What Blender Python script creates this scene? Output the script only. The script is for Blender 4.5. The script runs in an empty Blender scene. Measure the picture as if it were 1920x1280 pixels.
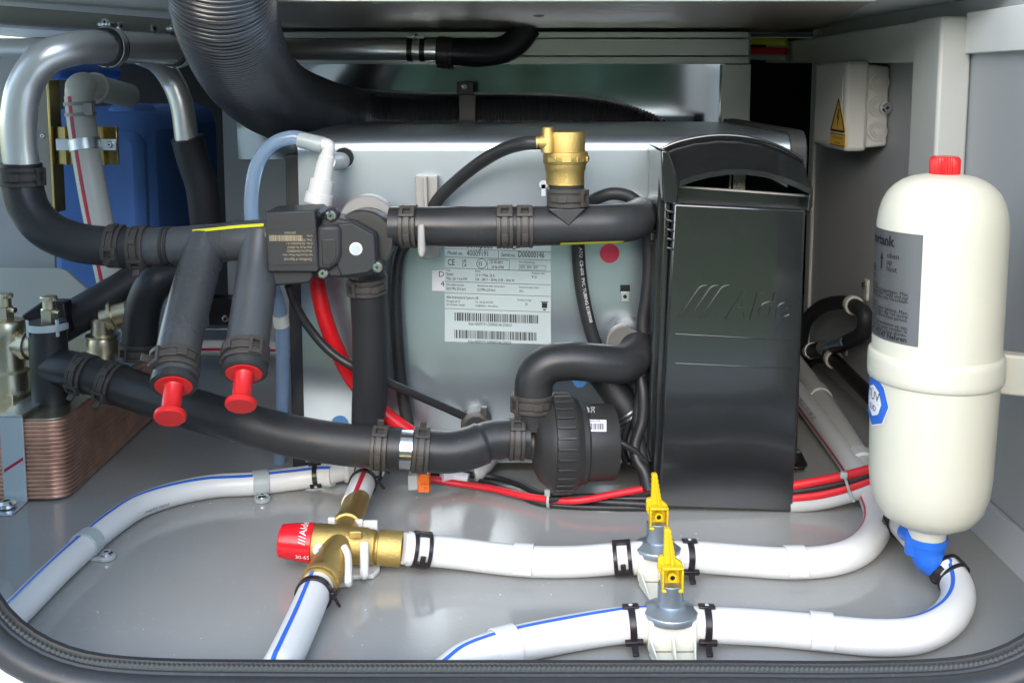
import bpy, bmesh, math, random
from mathutils import Vector, Matrix
random.seed(7)
R = math.radians
SC = bpy.context.scene
COL = SC.collection
# ------------------------------------------------------------------ camera
FPX, PITCH, CH = 2000.0, R(7.0), 0.40
cam = bpy.data.cameras.new('camera'); cam.sensor_width = 36.0; cam.lens = FPX/1920*36
cam.shift_y = -(640-395)/1920; cam.clip_start = 0.02; cam.clip_end = 500
camo = bpy.data.objects.new('camera', cam); COL.objects.link(camo)
camo.location = (0, 0, CH); camo.rotation_euler = (R(90)-PITCH, 0, 0)
SC.camera = camo
# ------------------------------------------------------------------ daylight
SUN_EL, SUN_AZ = R(25), R(190)      # azimuth from +Y: the sun stands outside the hatch, behind the viewer
W = bpy.data.worlds.new('World'); SC.world = W; W.use_nodes = True
wn = W.node_tree
sky = wn.nodes.new('ShaderNodeTexSky'); sky.sky_type = 'NISHITA'; sky.sun_disc = False
sky.sun_elevation = SUN_EL; sky.sun_rotation = SUN_AZ; sky.air_density = 1.0; sky.dust_density = 1.0
bg = wn.nodes['Background']; bg.inputs['Strength'].default_value = 0.15
wn.links.new(sky.outputs[0], bg.inputs['Color'])
sl = bpy.data.lights.new('sun', 'SUN'); sl.energy = .8; sl.angle = R(70); sl.color = (1, .98, .95)
so = bpy.data.objects.new('sun', sl); COL.objects.link(so)
sd = Vector((math.sin(SUN_AZ)*math.cos(SUN_EL), math.cos(SUN_AZ)*math.cos(SUN_EL), math.sin(SUN_EL)))
so.rotation_euler = (-sd).to_track_quat('-Z', 'Y').to_euler(); so.location = sd*5
SC.view_settings.view_transform = 'Standard'; SC.view_settings.look = 'None'
SC.view_settings.exposure = 2.0; SC.view_settings.gamma = 1
try: SC.cycles.use_denoising = True
except Exception: pass
SC.cycles.max_bounces = 10; SC.cycles.diffuse_bounces = 6; SC.cycles.glossy_bounces = 6; SC.cycles.transmission_bounces = 8
# ------------------------------------------------------------------ photograph pixels to points of the place
CAM = Vector((0, 0, CH)); cP, sP = math.cos(PITCH), math.sin(PITCH)
def ray(px, py):
    x = (px-960)/FPX; y = -(py-395)/FPX
    return Vector((x, cP + y*sP, -sP + y*cP))
def Q(px, py, d): r = ray(px, py); return CAM + r*(d/r.y)          # on the upright plane y = d
def F(px, py, z=0.0): r = ray(px, py); return CAM + r*((z-CH)/r.z)  # on the level plane z
def WX(px, py, x): r = ray(px, py); return CAM + r*(x/r.x)          # on the upright plane x
def proj(p):
    v = p-CAM; f = v.y*cP - v.z*sP; u = v.y*sP + v.z*cP
    return 960 + FPX*v.x/f, 395 - FPX*u/f
def pr(n, d): return n/FPX*d                                        # pixels to metres at depth d
# ------------------------------------------------------------------ materials
def hx(h, k=1.0):
    h = h.lstrip('#'); o = []
    for i in (0, 2, 4):
        c = int(h[i:i+2], 16)/255
        o.append((c/12.92 if c <= .04045 else ((c+.055)/1.055)**2.4)*k)
    return tuple(o)
MATS = {}
def mat(name, col, rough=.5, metal=0, bump=0, bscale=80, var=0, vscale=9, spec=.5, stretch=None, sss=0, trans=0, coat=0, rvar=0, dirt=0, ior=1.45):
    m = bpy.data.materials.new(name); m.use_nodes = True; nt = m.node_tree; b = nt.nodes['Principled BSDF']
    if isinstance(col, str): col = hx(col)
    I = b.inputs
    I['Base Color'].default_value = (*col, 1); I['Roughness'].default_value = rough; I['Metallic'].default_value = metal
    I['Specular IOR Level'].default_value = spec; I['IOR'].default_value = ior
    if sss: I['Subsurface Weight'].default_value = sss; I['Subsurface Radius'].default_value = (.01, .009, .006); I['Subsurface Scale'].default_value = .6
    if trans: I['Transmission Weight'].default_value = trans
    if coat: I['Coat Weight'].default_value = coat; I['Coat Roughness'].default_value = .06
    tc = nt.nodes.new('ShaderNodeTexCoord'); src = tc.outputs['Object']
    if stretch:
        mp = nt.nodes.new('ShaderNodeMapping'); mp.inputs['Scale'].default_value = stretch
        nt.links.new(src, mp.inputs['Vector']); src = mp.outputs[0]
    def noise(sc, det=4):
        n = nt.nodes.new('ShaderNodeTexNoise'); n.inputs['Scale'].default_value = sc; n.inputs['Detail'].default_value = det
        nt.links.new(src, n.inputs['Vector']); return n.outputs['Fac']
    base = None
    if var:
        r = nt.nodes.new('ShaderNodeValToRGB'); e = r.color_ramp.elements
        e[0].position = .3; e[1].position = .7
        e[0].color = (*[max(0, c*(1-var)) for c in col], 1); e[1].color = (*[min(1, c*(1+var)) for c in col], 1)
        nt.links.new(noise(vscale, 6), r.inputs[0]); base = r.outputs[0]
    if dirt:      # fine dust specks and scuffs
        r = nt.nodes.new('ShaderNodeValToRGB'); e = r.color_ramp.elements
        e[0].position = .62; e[1].position = .76; e[0].color = (0, 0, 0, 1); e[1].color = (dirt, dirt, dirt, 1)
        nt.links.new(noise(220, 3), r.inputs[0])
        mx = nt.nodes.new('ShaderNodeMix'); mx.data_type = 'RGBA'
        nt.links.new(r.outputs[0], mx.inputs[0])
        if base: nt.links.new(base, mx.inputs[6])
        else: mx.inputs[6].default_value = (*col, 1)
        mx.inputs[7].default_value = (.45, .44, .41, 1); base = mx.outputs[2]
    if base: nt.links.new(base, I['Base Color'])
    if rvar:
        mr = nt.nodes.new('ShaderNodeMapRange'); mr.inputs[1].default_value = .3; mr.inputs[2].default_value = .7
        mr.inputs[3].default_value = max(.02, rough-rvar); mr.inputs[4].default_value = rough+rvar
        nt.links.new(noise(14, 6), mr.inputs[0]); nt.links.new(mr.outputs[0], I['Roughness'])
    if bump:
        bn = nt.nodes.new('ShaderNodeBump'); bn.inputs['Strength'].default_value = bump; bn.inputs['Distance'].default_value = .001
        nt.links.new(noise(bscale), bn.inputs['Height']); nt.links.new(bn.outputs[0], I['Normal'])
    MATS[name] = m; return m
M = {}
def dm(k, *a, **kw): M[k] = mat(k, *a, **kw)
dm('floor_paint', (.31, .312, .296), .13, bump=.04, bscale=30, var=.05, vscale=6, rvar=.05, dirt=.22)
dm('wall_paint', (.43, .44, .442), .45, bump=.05, bscale=300, var=.04)
dm('ceiling_paint', (.8, .8, .76), .5, bump=.05, bscale=200, var=.05)
dm('trim_paint', (.52, .53, .49), .4, var=.03)
dm('recess_shade', (.012, .013, .014), .8)  # near-black colour stands in for shade in deep recesses, holes and slots
dm('brushed_steel', (.40, .35, .30), .36, .6, bump=.12, bscale=60, stretch=(1, 40, 40), var=.1)
dm('sheet_aluminium', (.74, .78, .82), .09, 1)
dm('aluminium_trim', (.52, .54, .5), .32, .75, var=.04)
dm('galvanised', (.45, .53, .59), .29, .9)
dm('polished_pipe', (.76, .76, .75), .34, .8, bump=.03, bscale=60, rvar=.06)
dm('zinc', (.66, .7, .74), .38, 1, bump=.06, bscale=160, var=.1, vscale=30)
dm('dull_zinc', (.43, .48, .53), .42, .95, bump=.06, bscale=160, var=.1, vscale=30)
dm('bright_screw', (.75, .76, .78), .18, 1)
dm('rubber', (.024, .025, .026), .38, bump=.1, bscale=170, var=.25, vscale=14, rvar=.1, dirt=.04)
dm('worn_rubber', (.054, .058, .063), .33, spec=.8, bump=.09, bscale=170, var=.25, vscale=16, rvar=.1, dirt=.06)
dm('worn_steel', (.32, .32, .31), .5, .55, var=.2)
dm('rubber_dull', (.022, .023, .025), .5, bump=.09, bscale=170, var=.2, rvar=.08)
dm('duct_skin', (.036, .037, .043), .25, spec=1.0)
dm('clamp_plastic', (.052, .047, .042), .42, bump=.06, bscale=220, var=.15)
dm('clip_plastic', (.016, .011, .013), .3)
dm('cover_plastic', (.010, .011, .012), .2, spec=1.0, coat=.35, ior=1.5, rvar=.03, dirt=.03)
dm('motor_plastic', (.026, .028, .029), .5, bump=.1, bscale=500)
dm('pump_plastic', (.03, .029, .028), .42, bump=.1, bscale=260, var=.15)
dm('white_pipe', (.67, .67, .645), .32, bump=.05, bscale=240, var=.02)
dm('grey_pipe', (.6, .59, .54), .35, bump=.04, bscale=160, var=.03)
dm('white_plastic', (.66, .66, .64), .3, sss=.08)
dm('cream_plastic', (.59, .575, .475), .36, bump=.1, bscale=90, sss=.1, var=.03, rvar=.06, dirt=.05)
dm('ivory_plastic', (.62, .61, .52), .35, sss=.08)
dm('box_plastic', (.6, .6, .555), .42, bump=.03, bscale=300)
dm('nylon', (.62, .68, .67), .3, trans=.45, bump=.05, bscale=150)
dm('clear_hose', (.42, .58, .78), .18, trans=.6)
dm('brass', (.60, .43, .15), .42, 1, bump=.6, bscale=1500, var=.14, vscale=40)
dm('nickel_brass', (.72, .65, .48), .34, 1, bump=.08, bscale=120, var=.1)
dm('gold_plate', (.62, .48, .2), .25, 1, var=.12, vscale=20)
dm('copper', (.86, .5, .37), .36, .9, bump=.2, bscale=300, var=.25, vscale=40, rvar=.1)
dm('red_plastic', (.58, .018, .02), .3)
dm('red_cap', (.62, .012, .02), .22)
dm('red_rubber', (.62, .012, .018), .28)
dm('red_wire', (.6, .02, .03), .35)
dm('black_wire', (.02, .02, .021), .4)
dm('grey_wire', (.42, .43, .42), .4)
dm('yellow_plastic', (.66, .45, .01), .36, bump=.04, bscale=300)
dm('yellow_paint', (.62, .62, .03), .6, bump=.4, bscale=300)
dm('yellow_print', (.78, .46, .05), .5)
dm('orange_plastic', (.8, .16, .02), .35)
dm('blue_plastic', (.02, .14, .62), .35)
dm('blue_tank', (.13, .28, .7), .45, bump=.05, bscale=60, var=.15)
dm('blue_stripe', (.03, .13, .55), .4)
dm('red_stripe', (.5, .02, .05), .4)
dm('blue_dot', (.10, .30, .62), .45)
dm('red_dot', (.55, .03, .07), .45)
dm('black_print', (.012, .012, .014), .6)
dm('grey_print', (.10, .11, .12), .6)
dm('white_print', (.7, .7, .7), .6)
dm('gold_print', (.36, .3, .19), .5)
dm('label_silver', (.56, .64, .65), .3, .3)
dm('label_white', (.72, .74, .78), .4)
dm('label_grey', (.18, .183, .185), .34, .6)
dm('label_black', (.03, .03, .03), .5)
dm('bracket_grey', (.34, .33, .31), .45)
dm('seal_rubber', (.034, .036, .038), .42, bump=.08, bscale=150, var=.15, dirt=.06)
dm('braid', (.06, .065, .062), .6)
dm('body_white', (.75, .78, .8), .2, coat=.5)
dm('paving', (.55, .55, .53), .8, bump=.3, bscale=60, var=.15)
dm('hedge_leaf', (.085, .115, .065), .6, var=.45, vscale=6)
dm('lawn', (.19, .24, .06), .9, bump=.5, bscale=30, var=.35, vscale=3)
# ------------------------------------------------------------------ mesh builder
class MB:
    def __init__(s): s.v = []; s.f = []
    def add(s, vs, fs):
        o = len(s.v); s.v += [Vector(p) for p in vs]; s.f += [tuple(o+i for i in f) for f in fs]; return s
    def box(s, a, b):
        x0, y0, z0 = a; x1, y1, z1 = b
        return s.add([(x0,y0,z0),(x1,y0,z0),(x1,y1,z0),(x0,y1,z0),(x0,y0,z1),(x1,y0,z1),(x1,y1,z1),(x0,y1,z1)],
            [(0,3,2,1),(4,5,6,7),(0,1,5,4),(1,2,6,5),(2,3,7,6),(3,0,4,7)])
    def obox(s, c, ax, ay, az):      # oriented box, half-axis vectors
        p = []
        for k in (-1, 1):
            for i, j in ((-1,-1),(1,-1),(1,1),(-1,1)): p.append(c + ax*i + ay*j + az*k)
        return s.add(p, [(0,3,2,1),(4,5,6,7),(0,1,5,4),(1,2,6,5),(2,3,7,6),(3,0,4,7)])
    def prism(s, poly, vec):
        n = len(poly); vec = Vector(vec)
        return s.add([Vector(p) for p in poly] + [Vector(p)+vec for p in poly],
            [tuple(range(n))[::-1], tuple(range(n, 2*n))] + [(i, (i+1) % n, n+(i+1) % n, n+i) for i in range(n)])
    def rings(s, rows, closed=True, cap=True):
        n = len(rows[0]); vs = [p for r in rows for p in r]; fs = []
        for k in range(len(rows)-1):
            for i in range(n if closed else n-1):
                j = (i+1) % n; fs.append((k*n+i, k*n+j, (k+1)*n+j, (k+1)*n+i))
        if cap: fs += [tuple(range(n))[::-1], tuple((len(rows)-1)*n+i for i in range(n))]
        return s.add(vs, fs)
    def tube(s, path, r, n=20, cap=True):   # path: list of Samples
        rows = []
        for k, (p, t, a, b) in enumerate(path):
            rr = r[k] if isinstance(r, (list, tuple)) else r
            rows.append([p + (a*math.cos(2*math.pi*i/n) + b*math.sin(2*math.pi*i/n))*rr for i in range(n)])
        return s.rings(rows, True, cap)
    def lathe(s, o, ax, prof, n=32, cap=True):   # prof: (distance along ax, radius)
        a, b = perp(ax); ax = Vector(ax).normalized()
        rows = [[o + ax*t + (a*math.cos(2*math.pi*i/n) + b*math.sin(2*math.pi*i/n))*max(r, 1e-5) for i in range(n)] for t, r in prof]
        return s.rings(rows, True, cap)
    def cyl(s, a, b, r, n=24): a = Vector(a); b = Vector(b); d = b-a; return s.lathe(a, d, [(0, r), (d.length, r)], n)
    def cbox(s, c, ax, ref, r0, r1, a0, a1, t0, t1, seg=8):   # box bent round an axis; ref is angle 0
        ax = ax.normalized(); ref = (ref - ax*ref.dot(ax)).normalized(); bi = ax.cross(ref); rows = []
        for k in range(seg+1):
            a = R(a0 + (a1-a0)*k/seg); d = ref*math.cos(a) + bi*math.sin(a)
            rows.append([c + d*r0 + ax*t0, c + d*r1 + ax*t0, c + d*r1 + ax*t1, c + d*r0 + ax*t1])
        return s.rings(rows, True, True)
    def text(s, txt, fn, size=1.0, align='LEFT', bold=0):
        cu = bpy.data.curves.new('t', 'FONT'); cu.body = txt; cu.size = size; cu.align_x = align; cu.resolution_u = 2; cu.offset = bold
        ob = bpy.data.objects.new('t', cu); COL.objects.link(ob)
        dg = bpy.context.evaluated_depsgraph_get()
        me = bpy.data.meshes.new_from_object(ob.evaluated_get(dg))
        s.add([fn(v.co.x, v.co.y) for v in me.vertices], [tuple(p.vertices) for p in me.polygons])
        bpy.data.objects.remove(ob); bpy.data.curves.remove(cu); bpy.data.meshes.remove(me); return s
    def quad(s, fn, x0, y0, x1, y1, nx=1):
        rows = [[fn(x0 + (x1-x0)*i/nx, y0), fn(x0 + (x1-x0)*i/nx, y1)] for i in range(nx+1)]
        return s.rings(rows, False, False)
def perp(ax):
    ax = Vector(ax).normalized(); h = Vector((0, 0, 1)) if abs(ax.z) < .9 else Vector((0, -1, 0))
    a = ax.cross(h).normalized(); return a, ax.cross(a).normalized()
def rpoly(x0, y0, x1, y1, r, n=4):    # rounded rectangle, 2-D
    o = []
    for cx, cy, a0 in ((x1-r, y1-r, 0), (x0+r, y1-r, 90), (x0+r, y0+r, 180), (x1-r, y0+r, 270)):
        for k in range(n+1):
            a = R(a0 + 90*k/n); o.append((cx + r*math.cos(a), cy + r*math.sin(a)))
    return o
def spline(pts, step=8):
    """smooth curve through points -> list of (position, tangent, side, up) with carried frames"""
    P = [Vector(p) for p in pts]; P = [P[0]*2-P[1]] + P + [P[-1]*2-P[-2]]; out = []
    for i in range(1, len(P)-2):
        p0, p1, p2, p3 = P[i-1:i+3]
        def tj(a, b): return max((b-a).length, 1e-6)**.5
        t0 = 0; t1 = t0+tj(p0, p1); t2 = t1+tj(p1, p2); t3 = t2+tj(p2, p3)
        for k in range(step + (1 if i == len(P)-3 else 0)):
            t = t1 + (t2-t1)*k/step
            a1 = p0*((t1-t)/(t1-t0)) + p1*((t-t0)/(t1-t0)); a2 = p1*((t2-t)/(t2-t1)) + p2*((t-t1)/(t2-t1)); a3 = p2*((t3-t)/(t3-t2)) + p3*((t-t2)/(t3-t2))
            b1 = a1*((t2-t)/(t2-t0)) + a2*((t-t0)/(t2-t0)); b2 = a2*((t3-t)/(t3-t1)) + a3*((t-t1)/(t3-t1))
            out.append(b1*((t2-t)/(t2-t1)) + b2*((t-t1)/(t2-t1)))
    T = [(out[min(k+1, len(out)-1)] - out[max(k-1, 0)]).normalized() for k in range(len(out))]
    a, b = perp(T[0]); res = []
    for p, t in zip(out, T):
        a = (a - t*a.dot(t)).normalized(); b = t.cross(a); res.append((p, t, a, b))
    return res
def resample(path, ds):
    L = [0]
    for k in range(1, len(path)): L.append(L[-1] + (path[k][0]-path[k-1][0]).length)
    n = max(2, int(L[-1]/ds)); out = []; j = 0
    for i in range(n+1):
        s = L[-1]*i/n
        while j < len(L)-2 and L[j+1] < s: j += 1
        f = (s-L[j])/max(L[j+1]-L[j], 1e-9)
        out.append(path[j][0].lerp(path[j+1][0], f))
    return frames(out)
def frames(out):
    T = [(out[min(k+1, len(out)-1)] - out[max(k-1, 0)]).normalized() for k in range(len(out))]
    a, b = perp(T[0]); res = []
    for p, t in zip(out, T):
        a = (a - t*a.dot(t)).normalized(); b = t.cross(a); res.append((p, t, a, b))
    return res
def near(path, px, py):
    return min(path, key=lambda s: (lambda q: (q[0]-px)**2 + (q[1]-py)**2)(proj(s[0])))
def cut(path, pxa, pya, pxb, pyb):
    i = path.index(near(path, pxa, pya)); j = path.index(near(path, pxb, pyb)); i, j = min(i, j), max(i, j)
    return path[i:j+1]
def stripe_mb(path, r, dirv, ang, lift=.0002):
    mb = MB(); rows = []
    for k, (p, t, a, b) in enumerate(path):
        dv = dirv(k/max(1, len(path)-1)) if callable(dirv) else dirv
        rr = r[k] if isinstance(r, (list, tuple)) else r
        n = (dv - t*dv.dot(t)).normalized(); l = t.cross(n); row = []
        for q in (-1, -.33, .33, 1):
            row.append(p + (n*math.cos(R(ang*q)) + l*math.sin(R(ang*q)))*(rr+lift))
        rows.append(row)
    return mb.rings(rows, False, False)
# ------------------------------------------------------------------ objects
THINGS = []
def tag(o, label=None, cat=None, group=None, kind=None):
    if label: o['label'] = label
    if cat: o['category'] = cat
    if group: o['group'] = group
    if kind: o['kind'] = kind
    return o
def obj(name, mb, m, parent=None, bev=0, sharp=35, label=None, flat=False):
    me = bpy.data.meshes.new(name); me.from_pydata(mb.v, [], mb.f)
    bm = bmesh.new(); bm.from_mesh(me); bmesh.ops.recalc_face_normals(bm, faces=bm.faces); bm.to_mesh(me); bm.free()
    if not flat:
        me.polygons.foreach_set('use_smooth', [True]*len(me.polygons)); me.set_sharp_from_angle(angle=R(sharp))
    me.materials.append(M[m]); o = bpy.data.objects.new(name, me); COL.objects.link(o)
    if parent: o.parent = parent
    else: THINGS.append(o)
    if bev:
        md = o.modifiers.new('edge', 'BEVEL'); md.width = bev; md.segments = 2; md.limit_method = 'ANGLE'; md.angle_limit = R(40)
    if label: o['label'] = label
    return o
def thing(name, label, cat, group=None):
    o = bpy.data.objects.new(name, None); COL.objects.link(o); o.empty_display_size = .02
    THINGS.append(o); return tag(o, label, cat, group)
def solo(name, mb, m, label, cat, group=None, bev=0, sharp=35): return tag(obj(name, mb, m, None, bev, sharp), label, cat, group)
def struct(name, mb, m, bev=0): return tag(obj(name, mb, m, None, bev), kind='structure')
def settle():      # put each origin at the base of its thing, geometry stays where it is
    kids = {}
    for o in bpy.data.objects:
        if o.parent: kids.setdefault(o.parent.name, []).append(o)
    for o in THINGS:
        ms = []; st = [o]
        while st:
            q = st.pop(); st += kids.get(q.name, [])
            if q.type == 'MESH': ms.append(q)
        vs = [v.co for q in ms for v in q.data.vertices]
        if not vs: continue
        lo = Vector([min(v[i] for v in vs) for i in range(3)]); hi = Vector([max(v[i] for v in vs) for i in range(3)])
        b = Vector(((lo.x+hi.x)/2, (lo.y+hi.y)/2, lo.z))
        for q in ms: q.data.transform(Matrix.Translation(-b))
        o.location = b
X, Y, Z = Vector((1,0,0)), Vector((0,1,0)), Vector((0,0,1))
def face(p, t, rot=0):
    d = CAM - p; d = (d - t*d.dot(t)).normalized()
    return Matrix.Rotation(R(rot), 3, t) @ d
def screw_part(parent, c, n, r, m='bright_screw', name='screw'):
    a, b = perp(n); n = Vector(n).normalized(); mb = MB()
    mb.lathe(c, n, [(0, r*1.0), (r*.35, r), (r*.6, r*.72), (r*.6, r*.34), (r*.3, r*.3)], 16)
    s = obj(name, mb, m, parent)
    x = MB(); x.obox(c + n*r*.42, a*r*.5, b*r*.1, n*r*.14); x.obox(c + n*r*.425, a*r*.1, b*r*.5, n*r*.14)
    obj('cross_slot', x, 'black_print', s); return s
CG = 'black hose clamps'
def clamp(path, px, py, r, label, rot=0, w=.013, m='clamp_plastic', flip=1, style=0, group=CG):
    p, t, _, _ = near(path, px, py); t = t*flip; ref = face(p, t, rot); h = w/2
    T = thing('hose_clamp', label, 'hose clamp', group)
    mb = MB(); mb.lathe(p - t*h, t, [(0, r-.0006), (0, r+.0012), (w, r+.0012), (w, r-.0006)], 36); obj('band', mb, m, T, .0003)
    for sg in (-1, 1):
        mb = MB(); mb.cbox(p, t, ref, r, r+.0024, -62, 62, sg*h*.98 - sg*.0028, sg*h*1.08, 14); obj('rail', mb, m, T, .0004)
    mb = MB()
    a0, a1 = (34, 64)
    mb.cbox(p, t, ref, r, r+.0048, a0, a0+7, -h*1.02, h*1.02, 3); mb.cbox(p, t, ref, r, r+.0048, a1-7, a1, -h*1.02, h*1.02, 3)
    mb.cbox(p, t, ref, r, r+.0048, a0+7, a1-7, -h*1.02, -h*.5, 4); mb.cbox(p, t, ref, r, r+.0048, a0+7, a1-7, h*.5, h*1.02, 4)
    obj('buckle', mb, m, T, .0003)
    mb = MB(); mb.cbox(p, t, ref, r, r+.0034, -50, 38, -h*.4, h*.4, 12); mb.cbox(p, t, ref, r+.003, r+.0052, -26, -6, -h*.42, h*.42, 4)
    obj('tongue', mb, m, T, .0004)
    if style:
        mb = MB(); q = Matrix.Rotation(R(64), 3, t) @ ref; mb.obox(p + q*(r+.006), t*h*.42, (t.cross(q))*.0012, q*.005); obj('catch', mb, m, T, .0004)
    return T
def clip(path, px, py, r, label, style='tee', rot=0, w=.016, flip=1):
    p, t, _, _ = near(path, px, py); t = t*flip; ref = face(p, t, rot); h = w/2
    T = thing('pipe_clip', label, 'pipe clip', 'black clips on the white pipes'); m = 'clip_plastic'
    mb = MB()
    if style == 'tee':
        mb.cbox(p, t, ref, r, r+.0014, -50, 48, -h*.36, h*.36, 12); mb.cbox(p, t, ref, r, r+.0014, 60, 240, -h*.4, h*.4, 14)
        obj('strap', mb, m, T, .0004)
        mb = MB(); mb.cbox(p, t, ref, r, r+.0018, -76, -50, -h*.86, h*.86, 5); obj('foot', mb, m, T, .0005)
        mb = MB(); mb.lathe(p + (Matrix.Rotation(R(-63), 3, t) @ ref)*(r+.0017), Matrix.Rotation(R(-63), 3, t) @ ref, [(0, .0015), (.0003, .0015)], 14); obj('hole', mb, 'white_plastic', T)
        mb = MB(); mb.cbox(p, t, ref, r, r+.0038, 46, 60, -h*.95, h*.95, 5); obj('crossbar', mb, m, T, .0006)
        q = Matrix.Rotation(R(56), 3, t) @ ref
        mb = MB(); mb.obox(p + q*(r+.006), t*h*.33, t.cross(q)*.0012, q*.006); obj('tab', mb, m, T, .0005)
    elif style == 'window':
        for sg in (-1, 1):
            mb = MB(); mb.cbox(p, t, ref, r, r+.0016, -75, 285, sg*h*.98, sg*h*.55, 34); obj('rail', mb, m, T, .0004)
        mb = MB(); mb.cbox(p, t, ref, r, r+.002, -75, -48, -h*.6, h*.6, 5); mb.cbox(p, t, ref, r, r+.002, 44, 80, -h*.6, h*.6, 6); obj('bridge', mb, m, T, .0004)
        mb = MB(); mb.cbox(p, t, ref, r, r+.0026, 20, 48, -h*.28, h*.28, 6); obj('tongue', mb, m, T, .0005)
    else:   # knotted strap
        mb = MB(); mb.cbox(p, t, ref, r, r+.0016, 0, 360, -h*.4, h*.4, 36); obj('strap', mb, m, T, .0003)
        mb = MB(); mb.cbox(p, t, ref, r, r+.004, 22, 44, -h*.62, h*.62, 5); obj('knot', mb, m, T, .0008)
        q = Matrix.Rotation(R(30), 3, t) @ ref; s2 = t.cross(q)
        mb = MB(); mb.obox(p + q*(r+.004) + t*h*.7 + s2*.002, t*h*.8 + s2*.001, s2*.0014, q*.001); mb.obox(p + q*(r+.004) - t*h*.2 + s2*.006, s2*.005 + q*.002, t*.0014, q*.001); obj('tail', mb, m, T, .0005)
    return T
def strapclip(path, px, py, r, label, m='white_plastic', w=.016, lug=None, group='white saddle clips holding the floor pipes'):
    p, t, _, _ = near(path, px, py); h = w/2; T = thing('saddle_clip', label, 'pipe clip', group)
    up = (Z - t*t.z).normalized(); s2 = t.cross(up)
    mb = MB(); mb.cbox(p, t, up, r+.0001, r+.0016, -118, 118, -h, h, 24); obj('saddle', mb, m, T, .0005)
    if lug:
        side = s2*lug; mb = MB(); c = p + side*(r*.9+.007); c.z = .0012
        mb.lathe(Vector((c.x, c.y, .0004)), Z, [(0, .0078), (.0026, .0078), (.003, .007)], 20); mb.obox(Vector((0, 0, .0018)) + Vector(((p+side*r*.9).x, (p+side*r*.9).y, 0)), side*.006, t*h*.9, Z*.0013)
        obj('foot', mb, m, T, .0004); screw_part(T, Vector((c.x, c.y, .0034)), Z, .0055)
    return T
# ------------------------------------------------------------------ the setting: the locker and the ground outside it
XR = .432
struct('floor', MB().box((-.9, .64, -.02), (.9, 2.0, 0)), 'floor_paint')
wr = struct('wall_right', MB().prism([(XR, .661, 0), (XR, 1.53, 0), (XR, 1.53, .4755), (XR, .9345, .4755), (XR, .9345, .8395), (XR, .661, .8395)], X*.02), 'wall_paint')
obj('corner_strip', MB().box((XR-.004, 1.515, 0), (XR+.024, 1.538, .47)), 'trim_paint', wr, .002)
struct('wall_recess', MB().box((.88, .661, 0), (.9, 2.0, .475)), 'recess_shade')
struct('wall_left', MB().prism([(-.9, .661, 0), (-.9, 2.0, 0), (-.9, 2.0, .06), (-.9, .661, .06)], X*.02), 'wall_paint')  # unseen left end, made up as a low wall to let daylight in
struct('ground_apron', MB().box((-3.4, -1.2, -.591), (-.92, 3.5, -.588)), 'paving')
struct('wall_back', MB().box((-.88, 1.96, 0), (.88, 1.98, .475)), 'recess_shade')
struct('ceiling', MB().box((-.9, .955, .476), (.9, 2.0, .496)), 'ceiling_paint')
struct('upper_fascia', MB().box((-.9, .935, .474), (.9, .9545, .86)), 'ceiling_paint')  # unseen front bay, raised above the ceiling to admit more daylight
struct('hatch_soffit', MB().box((-.9, .661, .84), (.9, .9345, .86)), 'ceiling_paint')  # unseen top of the raised bay, set high for more light
xa, xb = Q(418, 300, 1.5).x, Q(1403, 300, 1.5).x
part_ = struct('wall_partition', MB().box((xa, 1.505, 0), (xb, 1.52, .462)), 'wall_paint')
struct('ground_lawn', MB().box((-60, -60, -.62), (60, 30, -.6)), 'lawn')
HD = MB(); rh = random.Random(5)
for k in range(9000):
    x = rh.uniform(-14, 14); u = rh.random(); c = Vector((x, -9 - rh.uniform(-.5, .5) - .6*math.sin(x*1.3), rh.uniform(-.6, 2.6 + .5*math.sin(x*.9) + .3*math.sin(x*2.3))))
    a = Vector((rh.uniform(-1, 1), rh.uniform(-1, 1), rh.uniform(-1, 1))).normalized()*rh.uniform(.12, .24); b = a.cross(Vector((rh.uniform(-1, 1), rh.uniform(-1, 1), rh.uniform(-1, 1)))).normalized()*rh.uniform(.08, .16)
    HD.add([c-a, c+b, c+a, c-b], [(0, 1, 2, 3)])
HD.box((-16, -10.4, -.6), (16, -9.9, 2.5))
tag(obj('hedge', HD, 'hedge_leaf', flat=True), kind='stuff', label='leafy green hedge across the lawn outside the hatch')
struct('ground_paving', MB().box((-6, -1.9, -.61), (6, 1.6, -.592)), 'paving')
sw = MB(); rs = random.Random(11)
for k in range(80):
    c = F(rs.uniform(60, 1880), rs.uniform(900, 1230), .0004); c.x += 0; c.y = rs.uniform(.68, 1.03); q = rs.uniform(.0003, .0008); a = rs.uniform(0, 6.3)
    sw.add([c + Vector((math.cos(a+i*2.1), math.sin(a+i*2.1), 0))*q*rs.uniform(.5, 1.4) for i in range(3)] + [c + Z*q*.8], [(0, 1, 3), (1, 2, 3), (2, 0, 3), (0, 2, 1)])
tag(obj('floor_swarf', sw, 'white_print', flat=True), kind='stuff', label='pale specks of drilling swarf scattered on the grey floor')
# rear sheet and its trims
T = thing('rear_cladding', 'shiny aluminium rear panel behind the boiler, framed by pale trim strips', 'panel')
def band(n, x0, y0, x1, y1, d, th, m, bev=.0008):
    a, b = Q(x0, y0, d), Q(x1, y1, d)
    return obj(n, MB().box((a.x, d, b.z), (b.x, d+th, a.z)), m, T, bev)
band('sheet', 440, 119, 1356, 300, 1.498, .006, 'sheet_aluminium')
for (y0, y1, d) in ((60, 71.6, 1.486), (73, 105, 1.490), (106.4, 120, 1.487)): band('trim_strip', 500, y0, 1404, y1, d, .010, 'aluminium_trim')
band('upright_strip', 1354, 121, 1404, 300, 1.489, .010, 'aluminium_trim')
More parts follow.
